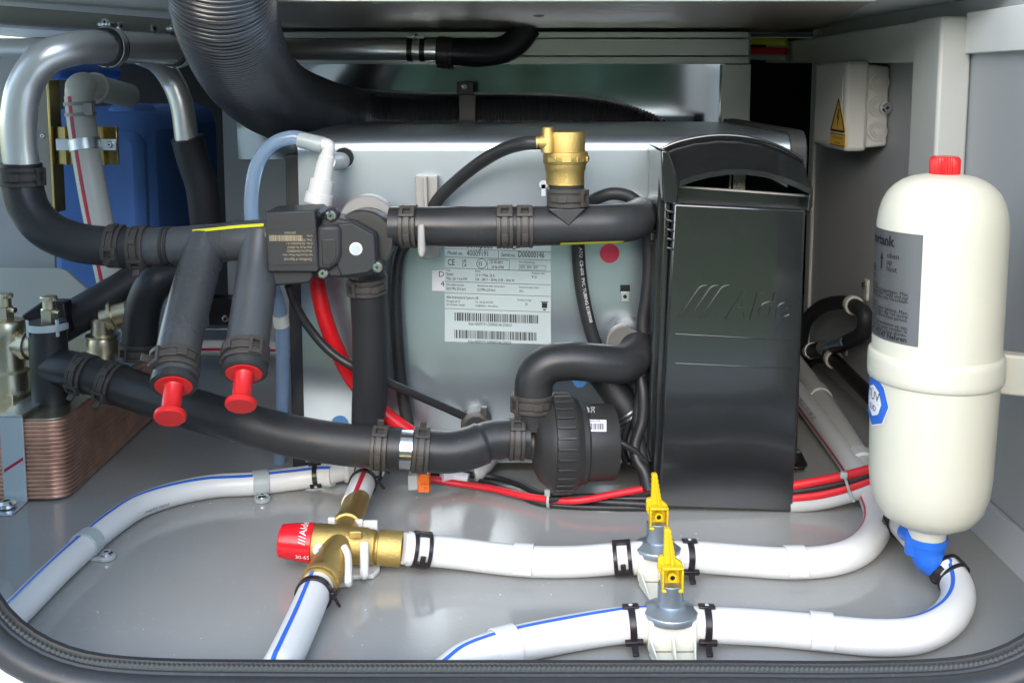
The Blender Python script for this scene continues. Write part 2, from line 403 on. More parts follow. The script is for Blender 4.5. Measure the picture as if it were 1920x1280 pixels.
# brushed plate under the ceiling
T = thing('ceiling_plate', 'brown brushed steel plate under the locker ceiling with pale folded edges', 'steel plate')
pl = [F(440, 1, .470), F(1640, 1, .470), F(1531, 62, .470), F(440, 62, .470)]
obj('plate', MB().prism(pl, Z*.004), 'brushed_steel', T, .0005)
a, b = F(440, 62, .469), F(1531, 62, .469); obj('folded_edge', MB().box((a.x, a.y-.002, .4665), (b.x, a.y+.006, .4755)), 'aluminium_trim', T, .0008)
a, b = F(440, 1, .469), F(1640, 1, .469); obj('folded_edge', MB().box((a.x, a.y-.006, .4675), (b.x, a.y+.001, .4755)), 'aluminium_trim', T, .0008)
for px, py in ((703, 6), (759, 57), (1352, 6), (1299, 59), (1010, 30)):
    c = F(px, py, .4695); obj('rivet', MB().lathe(c, -Z, [(-.001, .006), (.0005, .006), (.0018, .003), (.002, .0005)], 14), 'brushed_steel', T)
# left rail under the ceiling
T = thing('ceiling_rail', 'dark steel rail under the ceiling carrying the silver pipes', 'rail')
a, b = Q(-60, 40, 1.02), Q(345, 66, 1.24)
d = (b-a); n = Vector((d.y, -d.x, 0)).normalized()
obj('web', MB().prism([a, b, b+Z*.017, a+Z*.017], -n*.012), 'trim_paint', T, .0006)
obj('flange', MB().prism([a+n*.012, b+n*.012, b-n*.03, a-n*.03], -Z*.002), 'zinc', T, .0004)
for k in (.62, .79, .95): screw_part(T, a.lerp(b, k)+n*.013+Z*.004, n, .005)
# posts and trims on the right-hand wall
T = thing('wall_post', 'pale grey upright post on the wall behind the white tank', 'post')
xi = XR-.031; dn = xi/((1757-960)/FPX); 
y2 = WX(1757, 200, xi).y; y1 = WX(1707, 200, xi).y
obj('column', MB().box((xi, y2, 0), (XR-.001, y1, .4585)), 'trim_paint', T, .003)
T = thing('wall_trim', 'pale grey horizontal trim along the wall above the junction box', 'trim')
a, b = WX(1445, 75, xi+.012), WX(1722, 110, xi+.012)
obj('rail', MB().prism([(xi+.004, a.y, .4555), (xi+.004, y1+.001, .4575), (xi+.004, y1+.001, WX(1707, 118, xi).z), (xi+.004, a.y, WX(1445, 118, xi).z)], X*.026), 'trim_paint', T, .003)
T = thing('top_trim', 'short grey trim board under the ceiling beside the pale post', 'trim')
obj('board', MB().box((XR-.008, .63, .424), (XR-.001, y2-.001, .462)), 'ceiling_paint', T, .001)
T = thing('skirting', 'low grey skirting along the foot of the right wall', 'skirting')
obj('strip', MB().prism([(XR-.022, .66, 0), (XR-.001, .66, 0), (XR-.001, .66, .024), (XR-.006, .66, .024)], Y*.5), 'wall_paint', T, .001)
# ------------------------------------------------------------------ hatch seal and vehicle skin
DS = .655
lip = [(480,1235),(330,1234),(250,1230),(195,1226),(150,1219),(110,1205),(75,1187),(37,1161),(10,1134),(-14,1095),(-27,1045),(-33,980)]
lipr = [(1440,1237),(1560,1238),(1690,1236),(1755,1234),(1815,1229),(1850,1222),(1885,1209),(1920,1189),(1955,1162),(1985,1125),(2006,1075),(2015,1010)]
pts = [Q(px, py, DS) for px, py in lip[::-1]] + [Q(k, 1236, DS) for k in range(600, 1400, 130)] + [Q(px, py, DS) for px, py in lipr]
xl, xr, zt = pts[0].x, pts[-1].x, .82
def arc(cx, cz, r, a0, a1, n=7): return [Vector((cx + r*math.cos(R(a0+(a1-a0)*k/n)), DS, cz + r*math.sin(R(a0+(a1-a0)*k/n)))) for k in range(n+1)]
pts += [Vector((xr, DS, .2))] + arc(xr-.12, zt-.12, .12, 0, 90) + [Vector((0, DS, zt))] + arc(xl+.12, zt-.12, .12, 90, 180) + [Vector((xl, DS, .2))]
def loop(pts, ds):
    P = pts + pts[:1]; L = [0]
    for k in range(1, len(P)): L.append(L[-1] + (P[k]-P[k-1]).length)
    n = int(L[-1]/ds); o = []; j = 0
    for i in range(n):
        s = L[-1]*i/n
        while L[j+1] < s: j += 1
        o.append(P[j].lerp(P[j+1], (s-L[j])/(L[j+1]-L[j])))
    out = []
    for _ in range(3): o = [(o[i-1]+o[i]*2+o[(i+1) % n])*.25 for i in range(n)]
    for i in range(n):
        t = (o[(i+1) % n]-o[i-1]).normalized(); out.append((o[i], t, Vector((t.z, 0, -t.x))))   # outward normal in the hatch plane
    return out
def sweep(LP, sec, mod=None):
    rows = []
    for k, (p, t, n) in enumerate(LP):
        f = mod(k) if mod else 0
        rows.append([p + n*(o - f) + Y*(y) for o, y in sec])
    rows.append(rows[0]); return MB().rings(rows, True, False)
LP = loop(pts, .012); LPf = loop(pts, .0016)
T = thing('hatch_seal', 'black rubber door seal with a braided cord framing the hatch opening', 'door seal')
obj('inner_lip', sweep(LP, [(.0006, .0), (-.0006, -.0012), (-.0004, -.0045), (.002, -.0056), (.03, -.0056), (.03, .004), (.004, .003)]), 'rubber_dull', T)
obj('braided_cord', sweep(LPf, [(.0006, -.0050), (.0004, -.0080), (.0020, -.0095), (.005, -.0095), (.005, -.0050)], lambda k: .0007 if k % 2 else -.0004), 'braid', T, sharp=20)
obj('flat_band', sweep(LP, [(.0030, -.005), (.0030, -.0115), (.0048, -.0135), (.010, -.0135), (.010, -.005)]), 'seal_rubber', T)
obj('bulb', sweep(LP, [(.0130 + .0096*math.cos(R(a)), -.0160 + .0096*math.sin(R(a))) for a in range(0, 360, 24)]), 'seal_rubber', T)
inner = [p + n*.016 for p, t, n in LP]
def out_rect(p):
    c = Vector((0, 0, .4)); v = Vector((p.x, 0, p.z))-c; s = min(1.6/abs(v.x) if abs(v.x) > 1e-6 else 9e9, (1.2 if v.z > 0 else .8)/abs(v.z) if abs(v.z) > 1e-6 else 9e9); return c+v*s
rows = []
for p in inner + inner[:1]:
    q = out_rect(p); rows.append([Vector((p.x, .634, p.z)), Vector((q.x, .634, q.z)), Vector((q.x, .660, q.z)), Vector((p.x, .660, p.z))])
struct('vehicle_wall', MB().rings(rows, True, False), 'body_white')
# ------------------------------------------------------------------ boiler
BY = 1.05
T = BO = thing('boiler', 'galvanised steel heating boiler with type plate in the middle of the locker', 'boiler')
x0, x1, zt = Q(561, 400, BY).x, Q(1478, 260, 1.06).x, .346
prof = [(BY, .012), (BY, zt-.016)] + [(BY+.016-.016*math.cos(R(a)), zt-.016+.016*math.sin(R(a))) for a in range(9, 91, 9)] + [(1.38, zt), (1.38, .012)]
cs = obj('casing', MB().prism([(x0, y, z) for y, z in prof], X*(x1-x0)), 'galvanised', T)
obj('side_panel', MB().box((x0-.014, BY+.006, .004), (x0-.0005, 1.375, zt-.02)), 'motor_plastic', T, .001)
prof2 = [(BY-.004, .012), (BY-.004, zt-.02)] + [(BY+.016-.02*math.cos(R(a)), zt-.016+.02*math.sin(R(a))) for a in range(9, 91, 9)] + [(1.385, zt+.004), (1.385, .012)]
obj('end_cap', MB().prism([(x1-.0005, y, z) for y, z in prof2], X*.016), 'motor_plastic', T, .001)
def lab(px, py): return lambda u, v: Q(px+u, py-v+u*.026, BY-.0009)
def pq(x0_, y0_, x1_, y1_, d, sk=.026):  # label outline in photo pixels with the label's own slight tilt
    return [Q(x, y + (x-x0_)*sk, d) for x, y in ((x0_, y0_), (x1_, y0_), (x1_, y1_), (x0_, y1_))]
sk = .034
def tilt(px, py, s): return lambda u, v: Q(px+u*s*.68, py + (px+u*s*.68-834)*sk - v*s, BY-.0010)
def flatpoly(poly, d, th): return MB().prism([(p.x, d, p.z) for p in poly], Y*th)
serial = obj('serial_sticker', flatpoly(pq(810, 507, 870, 545, BY-.0004, .01), BY-.0004, .0004), 'label_white', cs)
p_ = MB(); p_.text('D00000146', lambda u, v: Q(822+u*15, 519-v*15, BY-.0006)); p_.text('40009191', lambda u, v: Q(826+u*15, 537-v*15, BY-.0006)); obj('print', p_, 'black_print', serial, flat=True)
plate = obj('type_plate', flatpoly(pq(834, 420, 1033, 640, BY-.0007, .028), BY-.0007, .0006), 'label_silver', T)
p_ = MB()
def L(s, x, y, sz, al='LEFT'): p_.text(s, tilt(x, y, 1), sz, al)
L('Compact 4000 D', 870, 463, 21); L('Model no.', 839, 477, 10.5); L('40009191', 875, 478, 15.5); L('Serial no.', 940, 477, 10.5); L('D00000146', 971, 477, 15.5)
L('CE', 839, 497, 17); L('UK', 866, 491, 9.5); L('CA', 866, 499, 9.5); L('E5', 897, 496, 11); L('122 00 0051', 917, 491, 7.6); L('10 06 0704', 921, 500, 7.6)
L('First commissioning', 973, 488, 5.5); L('2025  2026  2027', 975, 498, 7)
for i, (a, b, c) in enumerate((('Fuel', 'Power', 'Protection class'),)):
    L(a, 837, 508, 5.5); L(b, 891, 508, 5.5); L(c, 997, 508, 5.5)
L('Diesel', 837, 516, 7.5); L('12 V = Max. 25 A', 891, 516, 7.5); L('IP X1', 997, 516, 7)
L('Max. Qn = 6,6 kW', 837, 524, 7.5); L('230 - 240 V ~ 50 Hz 3150 - 3430 W', 891, 524, 7.3)
L('Max radiator pressure', 837, 535, 5.4); L('Domestic hot water max pressure', 895, 535, 5.4); L('Domestic hot water volume', 973, 535, 4.8)
L('0,05 MPa (0,5 bar)', 837, 543, 7.2); L('0,3 MPa (3,0 bar)', 895, 543, 7.2); L('10 L', 973, 543, 7.2)
L('Alde International Systems AB', 837, 559, 7.2); L('Wrangels allé 90', 837, 566, 5.6); L('291 73 Färlöv, Sweden', 837, 572.5, 5.6)
L('Tel. +46 (0) 44 71270', 891, 566, 5.6); L('info@alde.se - www.alde.se', 891, 572.5, 5.6); L('Country of origin', 970, 559, 5.5); L('SE', 985, 567, 6.5)
L('Alde-40009191-D00000146-250624', 878, 608, 8.2); L('Alde-40009191-D00000146-250624', 877, 641, 8.2)
obj('print', p_, 'black_print', plate, flat=True)
p_ = MB()
def bar(x, y, w, h): p_.prism([Q(x_, y_ + (x_-834)*sk, BY-.0010) for x_, y_ in ((x, y), (x+w, y), (x+w, y+h), (x, y+h))], Y*.0002)
for y in (465.5, 481, 502, 527, 548.5, 578): bar(834.5, y, 198, .8)
bar(934, 466, .7, 15)
for (x, y, w, h) in ((914, 484, 41, 18), (973, 491.5, 50, 9)):
    bar(x, y, w, .6); bar(x, y+h, w, .6); bar(x, y, .6, h); bar(x+w, y, .6, h)
obj('rule_lines', p_, 'grey_print', plate)
p_ = MB(); c0 = Q(903, 492 + 69*sk, BY-.001); a_, b_ = X, Z
p_.rings([[c0 + (X*math.cos(R(k*15)) + Z*math.sin(R(k*15)))*pr(q, BY) for k in range(24)] for q in (8.8, 9.7)], True, False)
bar(1016, 561, 10, 10); bar(1014, 559, 14, 1.4); bar(1018.5, 573, 5, 2.4); obj('symbols', p_, 'black_print', plate, flat=True)
rnd = random.Random(3)
for by in (585, 617.5):
    p_ = MB(); x = 852
    while x < 1007:
        w = rnd.choice((.7, .7, 1.1, 1.5, 2.2)); bar(x, by, w, 15.5); x += w + rnd.choice((.9, .9, 1.3, 2))
    obj('barcode', p_, 'black_print', plate)
for px, py, m, r in ((1143, 475, 'red_dot', 18.5), (637, 795, 'blue_dot', 17), (1087, 713, 'blue_dot', 14)):
    obj('sticker_dot', MB().lathe(Q(px, py, BY-.0006), Y, [(0, pr(r, BY)), (.0005, pr(r, BY))], 32), m, T, label=('round red sticker under the black pipe' if m == 'red_dot' else None))
for (px, py, rr) in ((645, 296, 21),):
    c = Q(px, py, BY-.0008); obj('hole_plug', MB().lathe(c, Y, [(0, pr(rr, BY)), (.0006, pr(rr, BY))], 30), 'nylon', T)
    obj('hole', MB().lathe(c-Y*.0004, Y, [(0, pr(rr-2.5, BY)), (.0006, pr(rr-2.5, BY))], 30), 'recess_shade', T)
kh = MB(); c = Q(1019, 346, BY-.0008); kh.lathe(c, Y, [(0, pr(8, BY)), (.0007, pr(8, BY))], 20); kh.box((c.x-pr(4, BY), c.y, c.z-pr(22, BY)), (c.x+pr(4, BY), c.y+.0006, c.z)); obj('keyhole', kh, 'label_white', T)
a, b = Q(1163, 534, BY), Q(1181, 547, BY); obj('slot', MB().box((a.x, BY-.0006, b.z), (b.x, BY+.0005, a.z)), 'recess_shade', T)
a, b = Q(1164, 546, BY), Q(1180, 565, BY); tg = obj('latch_tongue', MB().box((a.x, BY-.0018, b.z), (b.x, BY+.0002, a.z)), 'zinc', T, .0004)
obj('latch_hole', MB().lathe(Q(1172, 556, BY-.0020), Y, [(0, .002), (.0006, .002)], 16), 'black_print', tg)
# ------------------------------------------------------------------ black control box cover with vent hood
T = thing('control_cover', 'glossy black upright control box cover with an arched vent hood', 'control box')
D = .95
def pp(lst, d): return [Q(x, y, d) for x, y in lst]
front = pp([(1234, 951), (1487, 960), (1511, 393), (1263, 381)], D)
obj('front_shell', MB().prism(front, Y*.098), 'cover_plastic', T, .0022)
obj('side_flange', MB().prism(pp([(1213, 838), (1236, 930), (1262, 330), (1238, 280)], .975), Y*.075), 'cover_plastic', T, .0025)
obj('side_lip', MB().prism(pp([(1224, 905), (1236, 935), (1260, 330), (1248, 320)], .962), Y*.02), 'cover_plastic', T, .0015)
obj('inner_panel', MB().prism(pp([(1266, 400), (1519, 402), (1521, 369), (1272, 351)], .968), Y*.004), 'cover_plastic', T, .0006)
obj('inner_rim', MB().prism(pp([(1272, 352), (1519, 370), (1519, 366), (1272, 348.5)], .966), Y*.005), 'bracket_grey', T, .0004)  # pale grey strip stands in for the highlight on the panel edge
obj('back_shell', MB().prism(pp([(1255, 402), (1519, 404), (1515, 372), (1420, 322), (1330, 322), (1272, 345)], 1.028), Y*.02), 'recess_shade', T)
ridge = [(1239, 280), (1265, 269), (1300, 260), (1345, 254.5), (1385, 256), (1425, 263), (1465, 277), (1495, 293), (1507, 302)]
liph = [(1275, 341), (1300, 332), (1330, 324), (1365, 319), (1400, 319), (1435, 324), (1470, 334), (1500, 346), (1524, 358)]
rows = []
for (a, b) in zip(ridge, liph):
    r0, r1 = Q(*a, 1.012), Q(*a, 1.002); l1 = Q(*b, .944)
    mid = r1.lerp(l1, .5) - Z*.003
    rows.append([r0-Z*.004, r0, r1, r1-Z*.0022, mid, l1+Z*.0008, l1, l1-Z*.0042, l1 + Vector((0, .008, -.0042)), l1 + Vector((0, .07, -.004)), r0-Z*.012])
sm = []
for k in range(len(rows)-1):
    for j in range(4): sm.append([p.lerp(q, j/4) for p, q in zip(rows[k], rows[k+1])])
sm.append(rows[-1])
obj('hood_rim', MB().tube(spline([Q(*p, 1.001) + Z*.0002 for p in ridge], 4), .0016, 10), 'cover_plastic', T)
obj('vent_hood', MB().rings(sm), 'cover_plastic', T, sharp=28)
obj('hood_cheek', MB().prism(pp([(1239, 281), (1254, 284), (1274, 338), (1271, 380), (1262, 384), (1243, 380)], .956), Y*.088), 'cover_plastic', T, .0015)
obj('hood_cheek', MB().prism(pp([(1519, 356), (1525, 358), (1524, 388), (1518, 396), (1513, 396)], .952), Y*.08), 'cover_plastic', T, .001)
for k in range(5):
    y = 393 + k*17.3; obj('side_rib', MB().prism(pp([(1250, y), (1263.5, y+3), (1263.5, y+8.5), (1250, y+5)], .9488), Y*.012), 'cover_plastic', T, .0008)
for (y0, y1) in ((625, 637), (680, 690)):
    obj('ridge', MB().prism(pp([(1266, y0), (1486, y1), (1486, y1+2.6), (1266, y0+2.6)], D-.0007), Y*.002), 'cover_plastic', T, .0004)
mb = MB()
for k in range(3):
    x = 1270 + k*21; mb.prism(pp([(x, 597), (x+8, 597), (x+50, 538), (x+58, 535), (x+48, 535), (x+40, 540)], D-.0014), Y*.003)
obj('logo_stroke', mb, 'cover_plastic', T, .0003)
def etext(mb, s, fn, size, ext):
    n0 = len(mb.v); mb.text(s, fn, size, 'LEFT', 1.6); n1 = len(mb.v); vs = mb.v[n0:n1]; fs = [f for f in mb.f if f[0] >= n0]
    o = len(mb.v); mb.v += [v + ext for v in vs]; ed = {}
    for f in fs:
        for i in range(len(f)):
            e = (f[i], f[(i+1) % len(f)]); ed[e] = 1
    mb.f += [tuple(i-n0+o for i in f) for f in fs] + [(a, b, b-n0+o, a-n0+o) for (a, b) in ed if (b, a) not in ed]
mb = MB(); etext(mb, 'Alde', lambda u, v: Q(1362 + u*.80 + v*.25, 597 - v*.92 + u*.03, D-.0016), 78, Y*.003)
obj('raised_lettering', mb, 'cover_plastic', T, sharp=60)
T = thing('wire_bundle', 'bundle of thin white wires showing inside the vent hood slot', 'wires')
for k, px in enumerate((1369, 1377, 1382, 1387, 1391, 1395)):
    s = spline([Q(px+2, 318, 1.0), Q(px, 340, 1.0), Q(px-1, 375, 1.003)]); obj('wire', MB().tube(s, .0013 if k else .0009, 8), 'ivory_plastic', T)
# ------------------------------------------------------------------ expansion tank
TD = .80; tc = Q(1755, 650, TD); tx = tc.x
def tz(py): return Q(1762, py, TD).z
def tr(n): return pr(n, .777)
T = TK = thing('expansion_tank', 'cream plastic expansion tank bottle with red screw cap', 'tank')
zt_, zb_ = tz(322), tz(985)
prof = [(zb_, .016), (zb_+.003, tr(62)), (zb_+.009, tr(88)), (zb_+.018, tr(104)), (zb_+.03, tr(113)), (zb_+.045, tr(117)), (tz(716), tr(120.5)), (tz(706), tr(121)),
        (tz(640), tr(121)), (tz(440), tr(121.5)), (tz(420), tr(121)), (tz(400), tr(118.5)), (tz(380), tr(113)), (tz(362), tr(104)), (tz(348), tr(91)), (tz(338), tr(76)), (tz(331), tr(58)), (tz(327), tr(36)), (tz(326), tr(28))]
o = Vector((tx, TD, 0))
obj('body', MB().lathe(o, Z, prof, 64), 'cream_plastic', T)
zc0, zc1 = tz(326), tz(293)
mb = MB(); rows = []
n = 72
for zz, r_, q in ((zc0, 26.5, 1), (zc1-.003, 27, 1), (zc1-.0008, 26, 0), (zc1, 23, 0), (zc1, 6, 0)):
    rows.append([o + Z*zz + Vector((math.cos(2*math.pi*i/n), math.sin(2*math.pi*i/n), 0))*(tr(r_) + (.0007 if q and i % 2 else 0)) for i in range(n)])
obj('screw_cap', mb.rings(rows), 'red_plastic', T, sharp=25)
obj('neck', MB().lathe(o, Z, [(zb_-.012, tr(37)), (zb_+.002, tr(37)), (zb_+.006, tr(40))], 40), 'ivory_plastic', T)
def tmap(px, py, rr=.0004):     # where the sight line meets the tank wall
    r = ray(px, py); rad = tr(121)+rr; ox, oy = CAM.x-tx, CAM.y-TD
    A = r.x**2+r.y**2; B = 2*(ox*r.x+oy*r.y); Cc = ox*ox+oy*oy-rad*rad; D_ = max(0, B*B-4*A*Cc)
    p = CAM + r*((-B-math.sqrt(D_))/(2*A)); return p
def tang(p): return math.atan2(p.y-TD, p.x-tx)
def onT(ang, z, rr=.0004): rad = tr(121)+rr; return Vector((tx+math.cos(ang)*rad, TD+math.sin(ang)*rad, z))
# information label wrapped round the wall, top right corner measured in the photo
pa = tmap(1731, 441); pb = tmap(1721, 651); a1 = (tang(pa)+tang(pb))/2; z1, z0 = pa.z, pb.z
RT = tr(121); span = 1.75
lb = MB(); lb.rings([[onT(a1 - span*k/24, z1, .0003), onT(a1 - span*k/24, z1, .0001), onT(a1 - span*k/24, z0, .0001), onT(a1 - span*k/24, z0, .0003)] for k in range(25)]); il = obj('information_label', lb, 'label_grey', T)
p_ = MB(); H = z1-z0
def TL(s, right, down, size, al='RIGHT', bold=0):   # right margin and baseline as fractions of label height
    sz = size*H; p_.text(s, lambda u, v: onT(a1 - (right*H)/RT + u/RT, z1 - down*H + v, .0006), sz, al, bold)
TL('Akkumulatortank', .28, .135, .125, 'RIGHT', .0004); TL('Inhalt 2 l', .70, .20, .075); TL('oben', .36, .245, .075, 'LEFT'); TL('up', .36, .305, .075, 'LEFT'); TL('haut', .36, .365, .075, 'LEFT')
TL('TÜV-geprüft', .56, .40, .095, 'RIGHT', .0001); TL('08 - 93', .56, .475, .075)
for i, t_ in enumerate(('Betriebsanleitung', 'für Wasserversorgungsanlagen. Max.', 'Zum Entleeren des Tanks und zur', 'Belüftung die rote Verschluß-', '', 'Instructions', 'for water supply systems. Max.', 'It is necessary to open the red screw', 'cap before frost period.', 'Instructions', "pour réservoir d'alimentation en eau", 'dévisser le bouchon pour ventiler le', "en cas de gelées, il faut absolu-")):
    if t_: TL(t_, .50 if i in (0, 5, 9) else .1, .525 + i*.0335, .047)
TL('KG - 72147 Nehren', .1, .975, .068, 'RIGHT', .0001)
sh = .44*H; aw = a1 - sh/RT
p_.rings([[onT(aw-.0035*.25/RT, z1-.27*H, .0006), onT(aw-.0035*.25/RT, z1-.36*H, .0006)], [onT(aw+.0035*.25/RT, z1-.27*H, .0006), onT(aw+.0035*.25/RT, z1-.36*H, .0006)]], False, False)
p_.add([onT(aw-.002/RT, z1-.27*H, .0006), onT(aw+.002/RT, z1-.27*H, .0006), onT(aw, z1-.2*H, .0006)], [(0, 1, 2)])
obj('print', p_, 'black_print', il, flat=True)
# blue octagonal test seal lower on the tank, wrapped round
oc = tmap(1645, 749); oa = tang(tmap(1667, 745))-.0; 
def oct_(hw, z_, k): return [(hw*math.cos(R(22.5+45*i)), hw*math.sin(R(22.5+45*i))) for i in range(8)]
zc = tz(748); hh = .0195; ac = oa - hh*1.02/RT
def on2(u, v, rr): return onT(ac + u/RT, zc + v, rr)
for nm, k, m, rr in (('test_seal', 1.0, 'label_white', .0003), ('seal_ring', .95, 'blue_stripe', .0005), ('seal_centre', .6, 'label_white', .0007)):
    mb = MB(); ps = [(hh*k*1.06*math.cos(R(45*i)), hh*k*1.06*math.sin(R(45*i))) for i in range(8)]
    rows = [[on2(u*q, v*q, rr) for u, v in ps] for q in (1, .66, .33, .02)]; mb.rings(rows, True, True)
    if nm == 'test_seal': ts = obj(nm, mb, m, T, flat=True)
    else: obj(nm, mb, m, ts, flat=True)
p_ = MB(); p_.text('TÜV', lambda u, v: on2(u, v+.0008, .0009), .0105, 'CENTER'); p_.text('SÜD', lambda u, v: on2(u, v-.0075, .0009), .0065, 'CENTER'); p_.rings([[on2(-.009, -.0008, .0009), on2(-.009, -.0014, .0009)], [on2(.009, -.0008, .0009), on2(.009, -.0014, .0009)]], False, False)
obj('print', p_, 'black_print', ts, flat=True)
T = thing('tank_strap', 'cream plastic strap ring holding the tank to the right wall', 'strap')
zs0, zs1 = tz(708), tz(655)
mb = MB(); mb.lathe(o, Z, [(zs0, RT-.0005), (zs0, RT+.0008), (zs0+.0015, RT+.0022), (zs0+.006, RT+.0027), (zs1-.006, RT+.0027), (zs1-.0015, RT+.0022), (zs1, RT+.0008), (zs1, RT-.0005)], 64, False); obj('ring', mb, 'cream_plastic', T, sharp=60)
a_ = o + Vector((RT*.93, -RT*.2, 0)); za, zb2 = zs1-.001, zs0-.010
mb = MB(); mb.prism([(a_.x, a_.y, za), (XR-.002, a_.y-.012, za-.004), (XR-.002, a_.y-.012, zb2-.004), (a_.x, a_.y, zb2)], Y*.016); obj('arm', mb, 'cream_plastic', T, .002)
obj('wall_foot', MB().box((XR-.004, a_.y-.03, zb2-.012), (XR-.0005, a_.y+.03, za+.006)), 'cream_plastic', T, .001)
T = thing('tank_elbow', 'bright blue elbow fitting under the cream tank', 'pipe elbow')
zn = zb_-.010
ecup = MB().lathe(Vector((tx, TD, 0)), Z, [(zn-.010, tr(35)), (zn-.004, tr(37)), (zn-.0035, tr(41)), (zn+.002, tr(41)), (zn+.002, tr(37.5))], 40); obj('cup', ecup, 'blue_plastic', T)
s = spline([Vector((tx-.001, TD, zn-.004)), Q(1738, 1034, .799), Q(1746, 1049, .798), Q(1757, 1058, .797), F(1767, 1064, .0205)])
obj('bend', MB().tube(s, [tr(33) + (tr(24)-tr(33))*min(1, max(0, (k-14)/18)) for k in range(len(s))], 28), 'blue_plastic', T)
s2 = spline([Vector((tx-.01, TD, zn-.012)), Q(1712, 1010, .80), Q(1697, 996, .815)]); obj('branch', MB().tube(s2, tr(17), 20), 'blue_plastic', T)
# ------------------------------------------------------------------ junction box on the right wall
T = thing('junction_box', 'pale grey junction box with yellow warning sign on the wall', 'junction box')
yb0 = WX(1670, 200, XR).y; zt2, zb3 = .421, .318; dep = .052
xl_ = XR-dep; xm = XR-.026
yb1 = yb0 + .125
obj('base', MB().prism([(xm-.002, yb0, z) for z in ()] or [(xm, yb0+.004, zb3+.004), (XR-.001, yb0+.004, zb3+.006), (XR-.001, yb0+.004, zt2-.006), (xm, yb0+.004, zt2-.004)], Y*.117), 'box_plastic', T, .003)
obj('lid', MB().box((xl_, yb0, zb3), (xm+.001, yb1, zt2)), 'box_plastic', T, .005)
lidp = MB(); lidp.prism([(xl_-.0008, y, z) for y, z in rpoly(yb0+.010, zb3+.007, yb1-.008, zt2-.007, .006)], X*.001); obj('lid_panel', lidp, 'wall_paint' if 0 else 'box_plastic', T, .0004)
for k in range(3):
    zc = zt2-.024-k*.028; c = Vector(((xm+XR)/2, yb0+.004, zc)); mb = MB()
    kn = None
    for r0, r1, h in ((.0114, .0098, .0026), (.0077, .0064, .0024), (.0046, .0, .0016)):
        mb = MB(); mb.lathe(c - Y*h, Y, [(0, max(r1, .0001)), (0, r0-.0004), (.0004, r0), (h+.001, r0), (h+.001, max(r1, .0001))], 30, False if r1 else True)
        if kn is None: kn = obj('knockout', mb, 'box_plastic', T)
        else: obj('knockout_ring', mb, 'box_plastic', kn)
a = Vector((XR-.006, yb0+.012, zt2-.053))
obj('mounting_lug', MB().cyl(a-Y*.016, a+Y*.002, .007, 20), 'box_plastic', T); screw_part(T, a-Y*.0165, -Y, .0058)
# yellow warning sign on the lid (faces -x)
ya, yb_ = WX(1586, 270, xl_).y, WX(1558, 270, xl_).y; ym = (ya+yb_)/2; hw = abs(yb_-ya)/2
zs_a, zs_b, zs_c, zs_d = WX(1571, 183, xl_).z, WX(1571, 247, xl_).z, WX(1571, 250, xl_).z, WX(1571, 274, xl_).z
xs = xl_-.0012
sg = obj('warning_sign', MB().prism([(xs, ym-hw, zs_b), (xs, ym+hw, zs_b), (xs, ym, zs_a)], X*.0006), 'yellow_print', T)
obj('sign_text_plate', MB().box((xs, ym-hw, zs_d), (xs+.0006, ym+hw, zs_c)), 'yellow_print', T)
def S(u, v): return Vector((xs-.0003, ym - u*hw, zs_b + v*(zs_a-zs_b)))    # u to the right as read from -x side
p_ = MB()
for (A_, B_, w) in (((-.92, .03), (.92, .03), .03), ((-.92, .03), (0, .95), .05), ((.92, .03), (0, .95), .05)):
    d_ = Vector((B_[0]-A_[0], B_[1]-A_[1])).normalized(); n_ = Vector((-d_.y, d_.x))*w
    p_.add([S(A_[0]+n_.x, A_[1]+n_.y), S(B_[0]+n_.x, B_[1]+n_.y), S(B_[0]-n_.x, B_[1]-n_.y), S(A_[0]-n_.x, A_[1]-n_.y)], [(0, 1, 2, 3)])
bolt = [(.05, .68), (-.2, .38), (-.02, .42), (-.1, .12), (.2, .46), (.03, .42), (.16, .66)]
p_.add([S(*q) for q in bolt], [tuple(range(7))]); obj('bolt_symbol', p_, 'black_print', sg, flat=True)
p_ = MB()
for i, t_ in enumerate(('Vor Öffnen Spannung', 'frei machen')): p_.text(t_, lambda u, v: Vector((xs-.0003, ym - u, zs_c - .006 - i*.006 + v)), .0045, 'CENTER')
for (z_) in (zs_c-.0006, zs_d+.0012): p_.box((xs-.0002, ym-hw, z_-.0006), (xs-.0001, ym+hw, z_+.0002))
obj('sign_print', p_, 'black_print', sg, flat=True)
# ------------------------------------------------------------------ helpers for hoses
def qs(lst, d=None): return [Q(p[0], p[1], p[2] if len(p) > 2 else d) for p in lst]
def fs(lst, z=None): return [F(p[0], p[1], p[2] if len(p) > 2 else z) for p in lst]
def hose(name, pts, r, m, label, cat, group=None, n=22, parent=None, step=8):
    path = spline(pts, step); mb = MB().tube(path, r, n)
    o = obj(name, mb, m, parent, sharp=50)
    if not parent: tag(o, label, cat, group)
    return o, path
# ------------------------------------------------------------------ big corrugated air duct
pts = [Q(408, -260, .865), Q(410, -120, .872), Q(414, -20, .90), Q(434, 68, .96), Q(468, 136, 1.05), Q(516, 182, 1.17), Q(580, 208, 1.30), Q(660, 226, 1.42), Q(780, 234, 1.444), Q(900, 235, 1.446), Q(1030, 236, 1.446), Q(1130, 246, 1.446), Q(1215, 276, 1.444), Q(1260, 312, 1.44)]
path = resample(spline(pts, 12), .00066); rr = [.0430 + (1, 1, .1, -1, -1, -.1)[k % 6]*(.0016 - .0008*max(0, min(1, k/len(path)*3-1))) for k in range(len(path))]
du = obj('air_duct', MB().tube(path, rr, 36), 'duct_skin', sharp=80); tag(du, 'thick black corrugated air duct curving down behind the boiler', 'air duct')
T = thing('duct_bracket', 'small black bracket with a bright screw over the corrugated duct', 'bracket')
a, b = Q(856, 153, 1.392), Q(888, 226, 1.392)
